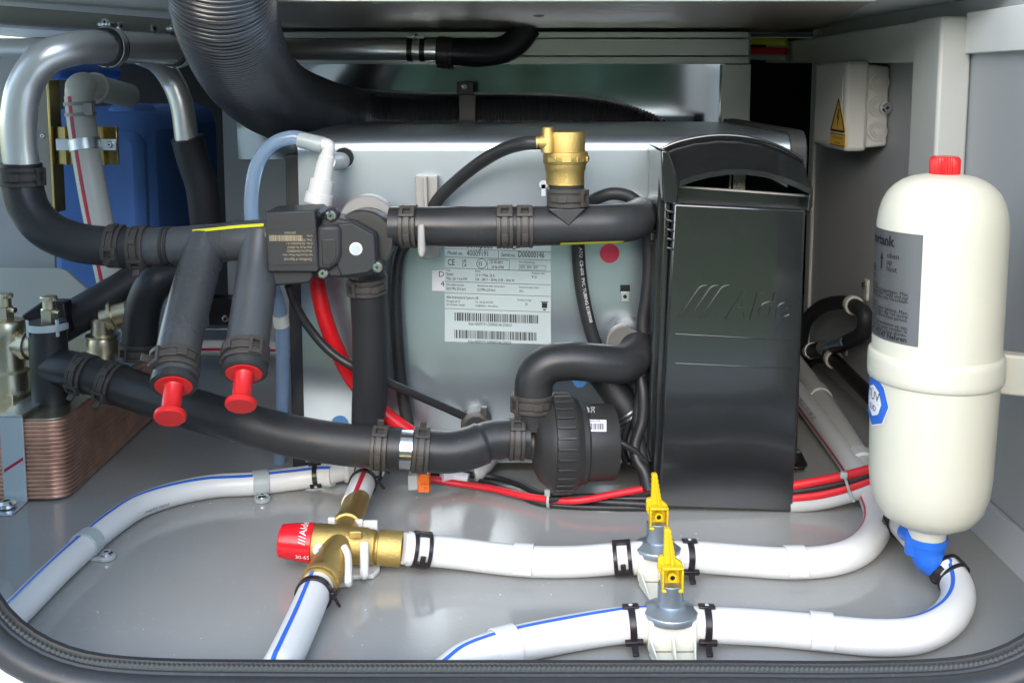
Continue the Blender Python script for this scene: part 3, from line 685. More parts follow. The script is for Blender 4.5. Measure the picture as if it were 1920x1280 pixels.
obj('plate', MB().box((a.x, 1.391, Q(860, 178, 1.392).z), (b.x, 1.3935, a.z)), 'clip_plastic', T, .0012)
obj('leg', MB().box((Q(860, 180, 1.392).x, 1.3905, b.z-.02), (Q(892, 180, 1.392).x, 1.3925, Q(860, 177, 1.392).z)), 'clip_plastic', T, .0008)
screw_part(T, Q(871, 163, 1.390), -Y, .004)
# ------------------------------------------------------------------ silver pipes at top left
PG = 'silver heating pipes'
ob_, pA = hose('heating_pipe', qs([(42, 318, .985), (36, 270, .985), (36, 215, .985), (48, 160, .985), (82, 112, .985), (135, 92, 1.0), (215, 89, 1.06), (330, 93, 1.15), (430, 95, 1.25)]), .0158, 'polished_pipe', 'satin silver pipe bending down into the black elbow hose', 'pipe', PG, 26)
hose('heating_pipe', qs([(-60, 92, 1.2), (30, 92, 1.2), (110, 93, 1.2)]), .012, 'polished_pipe', 'straight silver pipe behind the bent pipe under the ceiling rail', 'pipe', PG)
ob_, pR = hose('heating_pipe', qs([(470, 98, 1.33), (600, 94, 1.42), (700, 93, 1.46), (832, 95, 1.462)]), .0145, 'polished_pipe', 'silver pipe running along the rear panel beside the corrugated duct', 'pipe', PG, 26)
ob_, pB = hose('heating_pipe', qs([(262, 100, 1.14), (295, 116, 1.16), (322, 150, 1.18), (340, 195, 1.18), (350, 262, 1.18)]), .0125, 'polished_pipe', 'silver pipe curving down into a straight black hose', 'pipe', PG)
ob_, pB2 = hose('hose', qs([(351, 258, 1.18), (362, 300, 1.185), (378, 350, 1.19), (388, 430, 1.2)]), .0175, 'rubber_dull', 'dark hose on the lower end of the curved silver pipe', 'hose', 'black rubber hoses')
T = thing('pipe_ring', 'steel P-clip ring on the bent silver pipe, nearer the bend', 'pipe clip', 'P-clip rings under the ceiling rail')
def pring(T, path, px, py, r):
    p, t, _, _ = near(path, px, py); up = (Z - t*t.z).normalized()
    obj('rubber_ring', MB().lathe(p - t*.007, t, [(0, r), (0, r+.003), (.014, r+.003), (.014, r)], 30), 'rubber_dull', T)
    mb = MB(); mb.cbox(p, t, up, r+.003, r+.0042, -175, 175, -.004, .004, 26); mb.obox(p + up*(r+.006), t*.006, t.cross(up)*.007, up*.0016); obj('steel_band', mb, 'zinc', T, .0004)
    screw_part(T, p + up*(r+.0075) - Y*.006, (-Y*.8 + up*.3).normalized(), .0038)
pring(T, pA, 205, 90, .0158)
T = thing('pipe_ring', 'steel P-clip ring beside the corrugated duct', 'pipe clip', 'P-clip rings under the ceiling rail'); pring(T, pA, 326, 93, .0158)
T = thing('pipe_ring', 'twin black P-clip on the silver pipe above the boiler', 'pipe clip', 'P-clip rings under the ceiling rail')
p, t, _, _ = near(pR, 785, 95)
for k in (-1, 1): obj('black_strap', MB().lathe(p + t*(k*.0085-.0035) , (t + Z*.0), [(0, .0146), (0, .0164), (.007, .0164), (.007, .0146)], 28), 'clip_plastic', T)
obj('steel_band', MB().obox(p + Z*.0165 - Y*.006, t*.011, Y*.005, Z*.0014), 'zinc', T, .0004); screw_part(T, p + Z*.0185 - Y*.011, (Z*.4-Y).normalized(), .004)
ob_, pH = hose('hose', qs([(818, 96, 1.46), (860, 98, 1.46), (905, 100, 1.46), (945, 93, 1.46), (972, 75, 1.462), (990, 50, 1.465)]), .0185, 'rubber_dull', 'short black hose bending up on the end of the silver rear pipe', 'hose', 'black rubber hoses')
clamp(pH, 832, 96, .0186, 'black clamp on the short hose by the rear panel', rot=20, w=.018)
# ------------------------------------------------------------------ upper manifold
HG = 'black rubber hoses'
RM = .0182
ob_, pU = hose('hose', qs([(40, 306, .985), (42, 345, .985), (55, 392, .98), (88, 430, .975), (140, 453, .97), (205, 462, .968), (262, 463, .967)]), RM, 'rubber', 'big black elbow hose bending from the silver pipe into the manifold', 'hose', HG, 28)
clamp(pU, 41, 332, RM+.0002, 'black clamp on the elbow hose just below the silver pipe', rot=0, w=.016, flip=-1)
clamp(pU, 222, 462, RM+.0002, 'black clamp on the manifold, nearest the elbow hose', rot=-30, w=.013, style=1)
T = MF = thing('manifold', 'black rubber manifold with two branches hanging down and red plugs below', 'manifold')
o1, pM = hose('main_pipe', qs([(255, 463, .967), (330, 461, .965), (400, 456, .96), (460, 450, .955), (520, 446, .952)]), .0178, 'worn_rubber', '', '', n=28, parent=T)
for k, px in enumerate((310, 325)):
    p, t, _, _ = near(pM, px, 461); obj('moulded_rib', MB().lathe(p - t*.0015, t, [(0, .0178), (.0005, .0186), (.003, .0186), (.0035, .0178)], 30), 'rubber', T)
b1 = qs([(388, 452, .962), (374, 500, .945), (352, 580, .913), (333, 665, .880), (326, 720, .858)])
b2 = qs([(490, 444, .953), (484, 500, .937), (473, 580, .910), (463, 650, .885), (458, 696, .868)])
o2, p1 = hose('branch_pipe', b1, .0186, 'worn_rubber', '', '', n=28, parent=T); o3, p2 = hose('branch_pipe', b2, .0182, 'worn_rubber', '', '', n=28, parent=T)
# moulded web between main pipe and branches
obj('web', MB().prism(qs([(385, 470), (402, 495), (450, 487), (478, 462), (470, 430), (392, 438)], .957), Y*.008), 'worn_rubber', T, .002)
pY, tY = None, None
obj('paint_mark', stripe_mb(cut(pM, 372, 456, 505, 447), .0178, lambda f: Vector((0, -.62, .76)), 6, .0003), 'yellow_paint', T)
def plug(T_end, label):
    p, t, _, _ = T_end[-1]; T = thing('plug', label, 'plug', 'red plugs in the manifold branches')
    obj('flange', MB().lathe(p - t*.001, t, [(0, .0145), (.0005, .0158), (.003, .0158), (.0042, .0146), (.0042, .006)], 36), 'red_plastic', T)
    obj('stem', MB().lathe(p, t, [(.003, .0088), (.0045, .0078), (.026, .0080), (.028, .009)], 30), 'red_plastic', T)
    obj('end_disc', MB().lathe(p, t, [(.027, .0085), (.0275, .0118), (.0288, .0128), (.0318, .0128), (.033, .0118), (.0332, .002)], 36), 'red_plastic', T)
for pth, w_ in ((p1, 0), (p2, 1)):
    p, t, _, _ = pth[-1]
    obj('end_rim', MB().lathe(p - t*.005, t, [(0, .0186), (.001, .0195), (.006, .0192), (.0075, .0172), (.0075, .012)], 34), 'rubber', MF)
plug(p1, 'red plug under the branch that hangs nearer the tee fitting'); plug(p2, 'red plug under the branch that hangs nearer the boiler')
clamp(p1, 330, 688, .0188, 'black clamp round the branch end above the first red plug', rot=8, w=.016, style=1)
clamp(p2, 461, 668, .0184, 'black clamp round the branch end above the red plug by the clear hose', rot=-30, w=.016, flip=-1)
clamp(pM, 262, 463, .0184, 'black clamp on the manifold beside the ribs', rot=0, w=.014, style=1)
# ------------------------------------------------------------------ water valve actuator
T = thing('valve_actuator', 'black motor valve with bronze printed label and screws', 'valve')
def qprism(lst, d0, d1): a = qs(lst, d0); return MB().prism(a, Y*(d1-d0))
obj('motor_housing', qprism([(496, 398), (590, 394), (598, 506), (594, 510), (502, 510)], .918, .965), 'motor_plastic', T, .004)
obj('motor_top', qprism([(500, 396), (594, 392), (604, 404), (598, 410), (500, 412)], .93, .972), 'motor_plastic', T, .003)
obj('motor_foot', qprism([(503, 503), (585, 500), (587, 518), (580, 531), (508, 537)], .924, .965), 'motor_plastic', T, .002)
obj('connector', qprism([(594, 424), (634, 422), (640, 426), (641, 478), (634, 494), (618, 507), (590, 507)], .921, .96), 'motor_plastic', T, .004)
obj('connector_panel', qprism([(602, 448), (628, 447), (631, 456), (631, 480), (622, 496), (604, 499)], .9204, .93), 'pump_plastic', T, .001)
obj('gear_cover', qprism([(600, 418), (612, 405), (668, 416), (706, 438), (710, 505), (697, 516), (660, 522), (618, 521), (606, 512)], .927, .962), 'motor_plastic', T, .003)
obj('front_step', qprism([(630, 420), (660, 418), (702, 440), (706, 500), (690, 512), (640, 519), (632, 500)], .924, .93), 'motor_plastic', T, .0015)
c = Q(682, 450, .945)
obj('valve_body', MB().lathe(c - Y*.006, Y, [(0, .020), (.0005, .0262), (.0035, .0272), (.010, .0278), (.012, .0262), (.038, .0258), (.044, .02)], 48), 'pump_plastic', T)
c2 = Q(688, 420, .985); obj('metal_ring', MB().lathe(c2, Y, [(0, .0255), (.001, .0265), (.018, .0265), (.019, .0255)], 48), 'worn_steel', T)
for k in range(3): 
    pz = Q(668+k*5, 408+k*2, .9385)
obj('shaft_knob', MB().lathe(Q(667, 467, .9225), Y, [(0, .0048), (.0006, .0058), (.004, .0058)], 26), 'white_plastic', T)
obj('shaft_recess', MB().lathe(Q(667, 467, .9222), Y, [(0, .0042), (.0004, .0042)], 22), 'label_silver', T)
for px, py in ((621, 404), (708, 500), (606, 511)):
    mb = MB(); cc = Q(px, py, .928); mb.lathe(cc, Y, [(-.002, .0052), (0, .0062), (.012, .0062)], 24); obj('screw_boss', mb, 'motor_plastic', T)
    screw_part(T, cc - Y*.0018, -Y, .0046)
lp = obj('label', qprism([(502, 434), (589, 430), (594, 495), (508, 497)], .9172, .9178), 'label_black', T)
def UL(px, py, s): return lambda u, v: Q(px - u*s*.74, py + v*s, .9168)     # printed upside down
p_ = MB()
for t_, x, y, s in (('Certificate of Approval', 585, 484, 7.6), ('Inet Nomad Mini Water Valve', 586, 476, 6.2), ('Model No.MA40284021', 585, 468.5, 6.6), ('Alde Model No.490147', 585, 461.5, 6.6), ('FI No.: MA-RAD0320114-1', 586, 454.5, 6.0), ('Date: 20250211', 585, 448, 6.4), ('OCC3001', 540, 448, 6.4), ('Sr.No.', 586, 440.5, 6), ('2503Y00043', 555, 434.5, 5.8)): p_.text(t_, UL(x, y, s), 1)
obj('print', p_, 'gold_print', lp, flat=True)
mb = MB(); x = 505
while x < 566:
    w = rnd.choice((.9, 1.3, 1.9)); mb.prism(qs([(x, 441), (x+w, 441), (x+w, 452), (x, 452)], .9168), Y*.0002); x += w + rnd.choice((.7, 1.1))
obj('barcode', mb, 'gold_print', lp)
p_ = MB(); p_.text('///Alde', lambda u, v: Q(612 + v*11, 490 - u*11, .9200), 1.0); obj('raised_mark', p_, 'label_black', T, flat=True)
# ------------------------------------------------------------------ hose to the vent and back into the boiler
RH = .0178
ob_, pT = hose('vent_pipe', qs([(732, 424, .955), (790, 424, .953), (850, 425, .951), (935, 424, .95), (1030, 423, .951), (1100, 421, .953), (1150, 419, .955), (1180, 416, .966), (1194, 410, .985), (1196, 404, 1.01), (1196, 400, 1.055)]),
    [RH*(1.0 if k > 34 else (1.0 if k < 10 else 1 + .05*math.sin((k-10)/24*math.pi))) for k in range(81)], 'rubber', 'black upper hose with tee for the brass vent, turning back into the boiler', 'hose', HG, 30)
T = ob_
vt = Q(1062, 421, .952); obj('vent_branch', MB().lathe(Vector((vt.x, .952, vt.z)), Z, [(0, .0165), (.02, .0165), (.024, .0158), (.036, .0158), (.0375, .0145)], 30), 'rubber', T)
cone = MB(); cone.rings([[Q(1026, 391, .9348), Q(1098, 391, .9348), Q(1066, 425, .9337)], [Q(1026, 391, .95), Q(1098, 391, .95), Q(1066, 425, .95)]]); obj('moulded_gusset', cone, 'rubber', T, .0012)
obj('paint_mark', stripe_mb(cut(pT, 1048, 423, 1160, 418), RH, Vector((0, -.52, -.85)), 7, .0004), 'yellow_paint', T)
clamp(pT, 768, 424, RH+.0006, 'black clamp on the vent hose next to the motor valve', rot=-12, w=.0135, flip=-1)
clamp(pT, 942, 424, RH+.0007, 'black clamp on the vent hose over the type plate, the one nearer the motor valve', rot=-12, w=.0135, flip=-1)
clamp(pT, 986, 424, RH+.0005, 'black clamp on the vent hose over the type plate, the one nearer the brass vent', rot=-12, w=.0135, flip=-1)
vp = spline([Vector((vt.x, .952, vt.z + k*.01)) for k in range(5)])
clamp(vp, 1062, 368, .0167, 'black clamp on the stub below the brass vent', rot=6, w=.015)
T = thing('air_vent', 'cast brass automatic air vent standing on the black hose', 'air vent')
def vz(py): return Q(1060, py, .952).z
vx = Q(1060, 300, .952).x; vo = Vector((vx, .952, 0)); k_ = .952/2000
obj('threaded_foot', MB().lathe(vo, Z, [(vz(352), 27*k_), (vz(346), 27*k_)], 30), 'brass', T)
obj('lower_body', MB().lathe(vo, Z, [(vz(347), 33*k_), (vz(345), 36*k_), (vz(322), 36*k_), (vz(318), 38*k_), (vz(306), 40*k_)], 40), 'brass', T)
obj('collar', MB().lathe(vo, Z, [(vz(307), 40*k_), (vz(304), 42*k_), (vz(288), 42.5*k_), (vz(285), 42*k_), (vz(284), 38*k_)], 40), 'brass', T)
for k in range(6):
    a = R(-90 + (k-1)*38); q = vo + Vector((math.cos(a), math.sin(a), 0))*42.5*k_ + Z*vz(297); tt = Vector((-math.sin(a), math.cos(a), 0)); obj('wrench_flat', MB().obox(q, tt*.0045, Vector((math.cos(a), math.sin(a), 0))*.0008, Z*.0026), 'brass', T, .0006)
obj('upper_body', MB().lathe(vo, Z, [(vz(286), 37*k_), (vz(250), 38*k_), (vz(247), 36.5*k_), (vz(246), 2*k_)], 40), 'brass', T)
sv = Vector((Q(1027, 260, .94).x, .94, 0)); obj('side_port', MB().lathe(sv, Z, [(vz(284), 13*k_), (vz(256), 13*k_), (vz(252), 11*k_), (vz(238), 11*k_), (vz(237), 8*k_)], 26), 'brass', T)
ax_ = Q(1024, 267, .94); obj('side_nozzle', MB().lathe(ax_, Vector((-1, .0, -.03)), [(0, .0066), (.005, .0066), (.005, .0058), (.009, .0058)], 24), 'brass', T)
hose('vent_hose', qs([(1014, 268, .94), (985, 269, .945), (950, 278, .96), (905, 302, .985), (860, 336, 1.01), (822, 374, 1.025), (795, 420, 1.03), (752, 470, 1.03), (742, 530, 1.03), (745, 640, 1.03), (755, 740, 1.03), (766, 800, 1.03)]), .0062, 'rubber', 'thin black hose looping from the brass vent down the boiler front', 'hose', HG, 16)
T = thing('hose_holder', 'grey plastic hose holder on the boiler front gripping the upper hose', 'holder')
obj('back_plate', qprism([(778, 331), (820, 331), (820, 392), (780, 392)], 1.030, BY-.001), 'bracket_grey', T, .001)
obj('back_rib', qprism([(793, 331), (800, 331), (802, 392), (795, 392)], 1.022, 1.031), 'bracket_grey', T, .001)
obj('lower_plate', qprism([(786, 455), (824, 455), (824, 482), (800, 486), (788, 484)], 1.020, BY-.001), 'bracket_grey', T, .001)
obj('front_arm', MB().prism(qs([(783, 422), (795, 420), (797, 470), (795, 482), (786, 484), (783, 470)], .933), Y*.10), 'bracket_grey', T, .002)
# ------------------------------------------------------------------ lower loop
ob_, pV = hose('hose', qs([(688, 515, .966), (691, 560, .97), (694, 640, .98), (694, 720, .99), (690, 790, 1.0), (686, 850, 1.005)]), [.0168*(1 - .15*max(0, (k-28))/12) for k in range(41)], 'rubber_dull', 'black hose running straight down from the motor valve', 'hose', HG, 26)
clamp(pV, 688, 532, .0172, 'black clamp on the down hose right under the motor valve', rot=0, w=.014, flip=1)
RL = .0192
lo = qs([(140, 694, 1.018), (190, 710, 1.01), (250, 731, 1.0), (330, 757, .98), (430, 786, .962), (540, 815, .95), (630, 831, .944), (700, 838, .943), (752, 841, .943)])
ob_, pL = hose('hose', lo[1:], RL, 'rubber', 'long black lower hose curving from the tee to the pump side', 'hose', HG, 30)
T = TE = thing('tee_fitting', 'black rubber tee standing on the copper heat exchanger', 'tee')
tX = Q(93, 690, 1.03).x; zt1, zt0 = Q(93, 602, 1.03).z, Q(93, 772, 1.03).z; to = Vector((tX, 1.03, 0))
obj('upright', MB().lathe(to, Z, [(zt0-.014, .0182), (zt1-.003, .0182), (zt1, .0172), (zt1, .012)], 34), 'rubber', T)
sT = spline([Vector((tX, 1.03, Q(93, 685, 1.03).z))] + lo[:2], 8); obj('side_branch', MB().tube(sT, .0182, 28), 'rubber', T)
obj('branch_rib', MB().prism(qs([(104, 660), (132, 668), (170, 690), (160, 735), (130, 728)], 1.02), Y*.006), 'rubber', T, .0015)
obj('joint_pipe', MB().tube(spline([lo[1], lo[1].lerp(lo[2], .3)]), .0172, 26), 'zinc', T)
clamp(sT, 155, 700, .0184, 'black clamp on the side branch of the tee', rot=12, w=.014, style=1)
clamp(pL, 212, 718, RL+.0002, 'black clamp on the tee end of the long lower hose', rot=0, w=.013, style=1)
vt_ = spline([to + Z*(zt0-.014+k*.01) for k in range(8)]); clamp(vt_, 93, 772, .0184, 'black clamp on the foot of the tee over the copper exchanger', rot=0, w=.014)
clamp(pL, 716, 839, RL+.0002, 'black clamp on the long lower hose before the shiny joint', rot=-10, w=.0135, flip=-1, style=1)
T = thing('hose_joint', 'short bright metal joint pipe between the lower hoses', 'joint pipe')
pj = spline([Q(742, 840.5, .943), Q(765, 842, .943), Q(785, 843, .943)]); obj('sleeve', MB().tube(pj, .0178, 32), 'bright_screw', T)
ob_, pL2 = hose('hose', qs([(772, 842, .943), (800, 844, .944), (845, 846, .946), (885, 838, .95), (915, 826, .955), (945, 822, .958), (992, 822, .96)]), [RL*(1.02 if k < 30 else .93) for k in range(49)], 'rubber', 'short bent black hose leading into the pump inlet', 'hose', HG, 30)
clamp(pL2, 789, 843, RL*1.03, 'black clamp on the bent hose after the shiny joint', rot=-8, w=.0135, flip=-1, style=1)
clamp(pL2, 968, 822, RL*.96, 'black clamp on the pump inlet', rot=-16, w=.013, flip=-1, style=1)
# pump
T = thing('pump', 'black circulation pump with ribbed lock ring and barcode sticker', 'pump')
pc = Q(1060, 830, .965); ax = Vector((1, .12, -.02)).normalized(); u_ = pr(1, .965)
def px_(n): return (n-1060)*u_
obj('volute', MB().lathe(pc, ax, [(px_(975), .013), (px_(995), .015), (px_(1000), .026), (px_(1008), .034), (px_(1028), .0425), (px_(1036), .044)], 44), 'pump_plastic', T)
obj('lock_ring', MB().lathe(pc, ax, [(px_(1030), .043), (px_(1031), .0455), (px_(1068), .0455), (px_(1074), .0435), (px_(1084), .040), (px_(1084), .036)], 52), 'pump_plastic', T)
a_, b_ = perp(ax)
for k in range(30):
    a = R(k*12); dd = a_*math.cos(a) + b_*math.sin(a); tt = ax.cross(dd)
    obj('grip_rib', MB().obox(pc + ax*px_(1049) + dd*.0462, ax*pr(17, .965), tt*.0011, dd*.0010), 'pump_plastic', T, .0004)
obj('flange', MB().lathe(pc, ax, [(px_(1082), .0395), (px_(1094), .0385), (px_(1098), .036)], 44), 'pump_plastic', T)
obj('motor', MB().lathe(pc, ax, [(px_(1092), .0362), (px_(1150), .0352), (px_(1155), .034), (px_(1157), .030), (px_(1157), .003)], 48), 'pump_plastic', T)
oz = Q(1000, 768, .962); pth = spline([Q(1004, 800, .962), Q(1002, 775, .962), Q(1000, 745, .962)])
obj('outlet_stub', MB().tube(pth, .0165, 26), 'pump_plastic', T)
vd = face(pc, ax, 0)
def PM(px, py, lift=.0003):   # on the motor drum
    r = ray(px, py); t_ = (pc - CAM).dot(vd)/(r.dot(vd)); best = None
    lo_, hi_ = .7, 1.1
    for k in range(60):
        m_ = (lo_+hi_)/2; q = CAM + r*m_; w = q-pc; w = w - ax*w.dot(ax)
        if w.length > .0358+lift: lo_ = m_
        else: hi_ = m_
        if k == 59: best = q
    return best
mb = MB(); mb.rings([[PM(1096+41*i/4, 786+j*22/4+i*.2, .0004) for j in range(5)] for i in range(5)], False, False); bs = obj('barcode_sticker', mb, 'label_white', T, flat=True)
mb = MB(); x = 1101
while x < 1131:
    w = rnd.choice((.8, 1.2, 1.8)); mb.rings([[PM(x, 793, .0007), PM(x, 800, .0007), PM(x, 805, .0007)], [PM(x+w, 793, .0007), PM(x+w, 800, .0007), PM(x+w, 805, .0007)]], False, False); x += w+rnd.choice((.8, 1.2))
mb.text('8006308', lambda u, v: PM(1106+u*5.6, 791-v*5.6, .0007), 1); obj('barcode', mb, 'black_print', bs, flat=True)
mb = MB(); mb.text('48', lambda u, v: PM(1097 + v*10, 762 + u*9, .0006), 1.2); mb.text('DC', lambda u, v: PM(1108 + v*10, 762 + u*8, .0006), 1.0); obj('voltage_mark', mb, 'white_print', T, flat=True)
# outlet elbow
ob_, pE = hose('hose', qs([(1000, 782, .962), (1000, 742, .962), (1004, 708, .962), (1026, 684, .962), (1065, 677, .963), (1120, 680, .966), (1168, 682, .975), (1192, 664, .995), (1190, 640, 1.02), (1180, 625, 1.05)]), .0178, 'rubber', 'black pump outlet hose bending over to the boiler connection', 'hose', HG, 30)
clamp(pE, 1000, 752, .0181, 'black clamp on the outlet hose above the pump', rot=4, w=.015, flip=-1)
obj('mould_seam', stripe_mb(cut(pE, 1003, 715, 1190, 665), .0178, Vector((0, -.75, -.66)), 1.1, .0005), 'rubber', ob_)
T = thing('boiler_stub', 'metal pipe stub with wire clamp behind the pump outlet hose', 'pipe stub')
sc = Q(1172, 650, 1.0); obj('stub', MB().cyl(Q(1172, 645, 1.0), Q(1172, 640, BY), .0165, 26), 'clamp_plastic', T); obj('wire_clamp', MB().lathe(Q(1172, 643, 1.02), Y, [(0, .0166), (0, .0184), (.008, .0184), (.008, .0166)], 30), 'worn_steel', T)
obj('clamp_ear', MB().obox(Q(1196, 621, 1.022), X*.005, Y*.004, Z*.002), 'bracket_grey', T, .0005)
ob_, pS = hose('hose', qs([(1120, 690, 1.02), (1145, 722, 1.015), (1170, 760, 1.01), (1186, 782, 1.008)]), .0145, 'rubber_dull', 'short slanting black hose between pump and control box', 'hose', HG, 22)
T = thing('ring_clamp', 'thin bright wire ring on the slanting black hose', 'hose clamp')
p, t, _, _ = near(pS, 1172, 765)
for k in (0, .0045): obj('wire', MB().lathe(p + t*(k+.004), t, [(0, .0146), (.0004, .0158), (.0018, .0158), (.0022, .0146)], 30), 'zinc', T)
T = thing('boiler_socket', 'round grey socket with clamp ear low on the boiler front', 'socket')
c = Q(892, 800, BY-.02); obj('cup', MB().lathe(c, Y, [(0, .0135), (.001, .015), (.008, .0155), (.02, .0155)], 30), 'clamp_plastic', T); obj('ear', MB().obox(Q(908, 771, BY-.016), X*.0035, Y*.004, Z*.005), 'clamp_plastic', T, .001)
obj('bore', MB().lathe(c - Y*.0004, Y, [(0, .0105), (.0006, .0105)], 26), 'rubber_dull', T)
# ------------------------------------------------------------------ small tubes and cables around the boiler
ob_, pC = hose('clear_hose', qs([(575, 262, 1.0), (545, 258, 1.0), (510, 272, 1.0), (484, 305, 1.0), (472, 360, 1.0), (473, 420, 1.0), (485, 480, 1.0), (512, 540, 1.0), (527, 600, 1.0), (530, 700, 1.03), (528, 800, 1.06), (524, 866, 1.08)]), .0068, 'clear_hose', 'bluish clear hose looping from the white elbow down beside the boiler', 'hose', None, 18)
p, t, _, _ = near(pC, 527, 602); obj('cream_sleeve', MB().lathe(p - t*.006, t, [(0, .0068), (0, .0076), (.012, .0076), (.012, .0068)], 24), 'ivory_plastic', ob_)
T = thing('plastic_elbow', 'white plastic elbow fitting on the boiler above the motor valve', 'pipe elbow')
e = Q(612, 272, .995)
obj('hose_tail', MB().cyl(Q(561, 262, 1.0), Q(606, 272, .997), .0078, 24), 'nylon', T)
obj('head', MB().tube(spline([Q(604, 270, .996), Q(615, 274, .995), Q(614, 290, .995), Q(608, 318, .995)]), [.0062]*17+[.0074]*8, 22), 'white_plastic', T)
obj('side_arm', MB().cyl(Q(612, 303, .995), Q(640, 302, BY), .0086, 24), 'white_plastic', T)
ax = (Q(594, 392, .992)-Q(608, 318, .995)).normalized(); oo = Q(608, 318, .995)
obj('stem', MB().lathe(oo, ax, [(-.008, .0078), (.003, .0088), (.013, .0090)], 28), 'white_plastic', T)
obj('pink_ring', MB().lathe(oo, ax, [(.012, .0092), (.0165, .0094)], 28), 'ivory_plastic', T)
obj('upper_nut', MB().lathe(oo, ax, [(.0095, .0086), (.010, .0112), (.0225, .0114), (.023, .009)], 28), 'white_plastic', T)
obj('lower_nut', MB().lathe(oo, ax, [(.0225, .0118), (.023, .0128), (.0325, .0130), (.033, .011)], 28), 'white_plastic', T)
hose('red_hose', qs([(592, 392, .99), (588, 430, 1.0), (592, 500, 1.0), (600, 560, 1.0), (625, 640, 1.01), (668, 720, 1.02), (720, 775, 1.02), (790, 826, 1.02)]), .0078, 'red_rubber', 'bright red hose running down the boiler front behind the black hose', 'hose', None, 18)
hose('sensor_cable', qs([(541, 535, .975), (556, 575, .985), (580, 615, .99), (615, 655, .99), (660, 686, .985), (730, 718, 1.0), (810, 753, 1.02), (870, 780, 1.035), (925, 806, 1.045)]), .0042, 'black_wire', 'thin black cable running slantwise from motor valve to boiler socket', 'cable', None, 12)
# two wide sleeves of printed tubing
SG = 'black sleeves with white printing'
ob1, pX = hose('cable_sleeve', qs([(1104, 384, 1.03), (1118, 372, 1.015), (1148, 363, 1.01), (1180, 369, 1.01), (1202, 390, 1.01), (1213, 430, 1.01), (1217, 500, 1.01), (1212, 560, 1.01), (1206, 600, 1.01), (1207, 660, 1.005), (1204, 730, .995), (1196, 800, .985), (1202, 850, .98), (1213, 910, .97)]), .0062, 'rubber_dull', 'black sleeve looping over the vent hose end beside the control box', 'cable sleeve', SG, 16)
ob2, pX2 = hose('cable_sleeve', qs([(1083, 440, 1.035), (1086, 500, 1.035), (1094, 560, 1.035), (1108, 620, 1.035), (1122, 660, 1.035)]), .0066, 'rubber_dull', 'black printed sleeve hanging under the vent hose beside the red dot', 'cable sleeve', SG, 16)
def along(path, r, s, size, rot=0, start=0.0, flip=1):
    mb = MB(); L = [0]
    for k in range(1, len(path)): L.append(L[-1] + (path[k][0]-path[k-1][0]).length)
    def at(u, v):
        u = min(max(u+start, 0), L[-1]*.999); k = 0
        while L[k+1] < u: k += 1
        f = (u-L[k])/(L[k+1]-L[k]); p = path[k][0].lerp(path[k+1][0], f); t = path[k][1].lerp(path[k+1][1], f).normalized()
        n = face(p, t, rot); a = v/r; return p + (n*math.cos(a) + n.cross(t)*flip*math.sin(a))*(r+.0003)
    return mb.text(s, at, size)
obj('print', along(pX2, .0066, 'ATO  CB-600  PVC TUBING E180908', .0048, -8, .012, 1), 'white_print', ob2, flat=True)
obj('print', along(cut(pX, 1190, 378, 1213, 560), .0062, 'PVC TUBING  CB-600  PVC TUBING', .0042, -25, .0, 1), 'white_print', ob1, flat=True)
hose('cable_sleeve', qs([(1200, 706, .99), (1206, 740, .985), (1204, 790, .98), (1190, 836, .975), (1194, 862, .97), (1208, 884, .965), (1216, 918, .96)]), .0055, 'black_wire', 'shiny black sleeve bunched between the pump and the control box', 'cable sleeve', SG, 16)
hose('pump_cable', qs([(1150, 822, .975), (1168, 832, .97), (1190, 845, .97), (1204, 862, .97)]), .0035, 'black_wire', 'short black cable coming out of the pump motor', 'cable', None, 12)
hose('cable_loop', qs([(1190, 770, 1.0), (1176, 800, 1.0), (1168, 840, 1.0), (1178, 868, 1.0), (1198, 874, .995)]), .004, 'black_wire', 'black cable loop hanging behind the pump motor', 'cable', None, 12)
# floor wiring
WG = 'wires lying on the floor below the boiler'
zf = .006
for nm, pts, r, m, lb in (
    ('cable', [(806, 897, .012), (850, 905, .008), (920, 915, .007), (1000, 932, .008), (1080, 938, .012), (1150, 926, .016), (1230, 912, .02)], .0034, 'red_wire', 'red cable leaving the orange connector along the floor'),
    ('cable', [(800, 884, .018), (850, 888, .012), (920, 893, .006), (975, 908, .006), (1020, 928, .006), (1100, 938, .007), (1235, 946, .009)], .0034, 'black_wire', 'black floor cable passing under the pump'),
    ('cable', [(900, 902, .004), (960, 922, .004), (1010, 942, .004), (1100, 950, .004), (1230, 952, .004)], .0028, 'black_wire', 'thin black floor cable nearest the brass valve'),
    ('cable', [(1030, 936, .012), (1100, 930, .012), (1170, 934, .010), (1240, 934, .012)], .003, 'black_wire', 'black floor cable emerging beneath the pump ring')):
    hose(nm, fs(pts), r, m, lb, 'cable', WG, 12)
T = thing('cable_flag', 'small white paper flag on the black floor cable beside the end fitting', 'tag')
fl = spline(fs([(828, 893, .0145), (850, 892, .013), (878, 897, .011)])); obj('wrap', MB().tube(fl, .0052, 14), 'label_white', T)
T = thing('cable_tie', 'pale cable tie round the red and black floor cables', 'cable tie')
c = F(1030, 936, .009); tt = Vector((1, -.25, 0)).normalized(); obj('loop', MB().lathe(c - tt*.0012, tt, [(0, .0072), (0, .0082), (.0024, .0082), (.0024, .0072)], 22), 'nylon', T); obj('head', MB().obox(c + Vector((-.002, -.003, .008)), X*.0026, Y*.002, Z*.003), 'nylon', T, .0006)
T = thing('wire_connector', 'small orange lever connector on the floor under the lower hose', 'connector')
a, b = Q(785, 884, .985), Q(807, 916, .985); obj('lever_block', MB().box((a.x, .975, b.z), (b.x, .992, a.z)), 'orange_plastic', T, .001)
obj('clear_housing', MB().box((Q(766, 890, .985).x, .978, b.z+.001), (a.x-.0002, .992, a.z-.001)), 'nylon', T, .001)
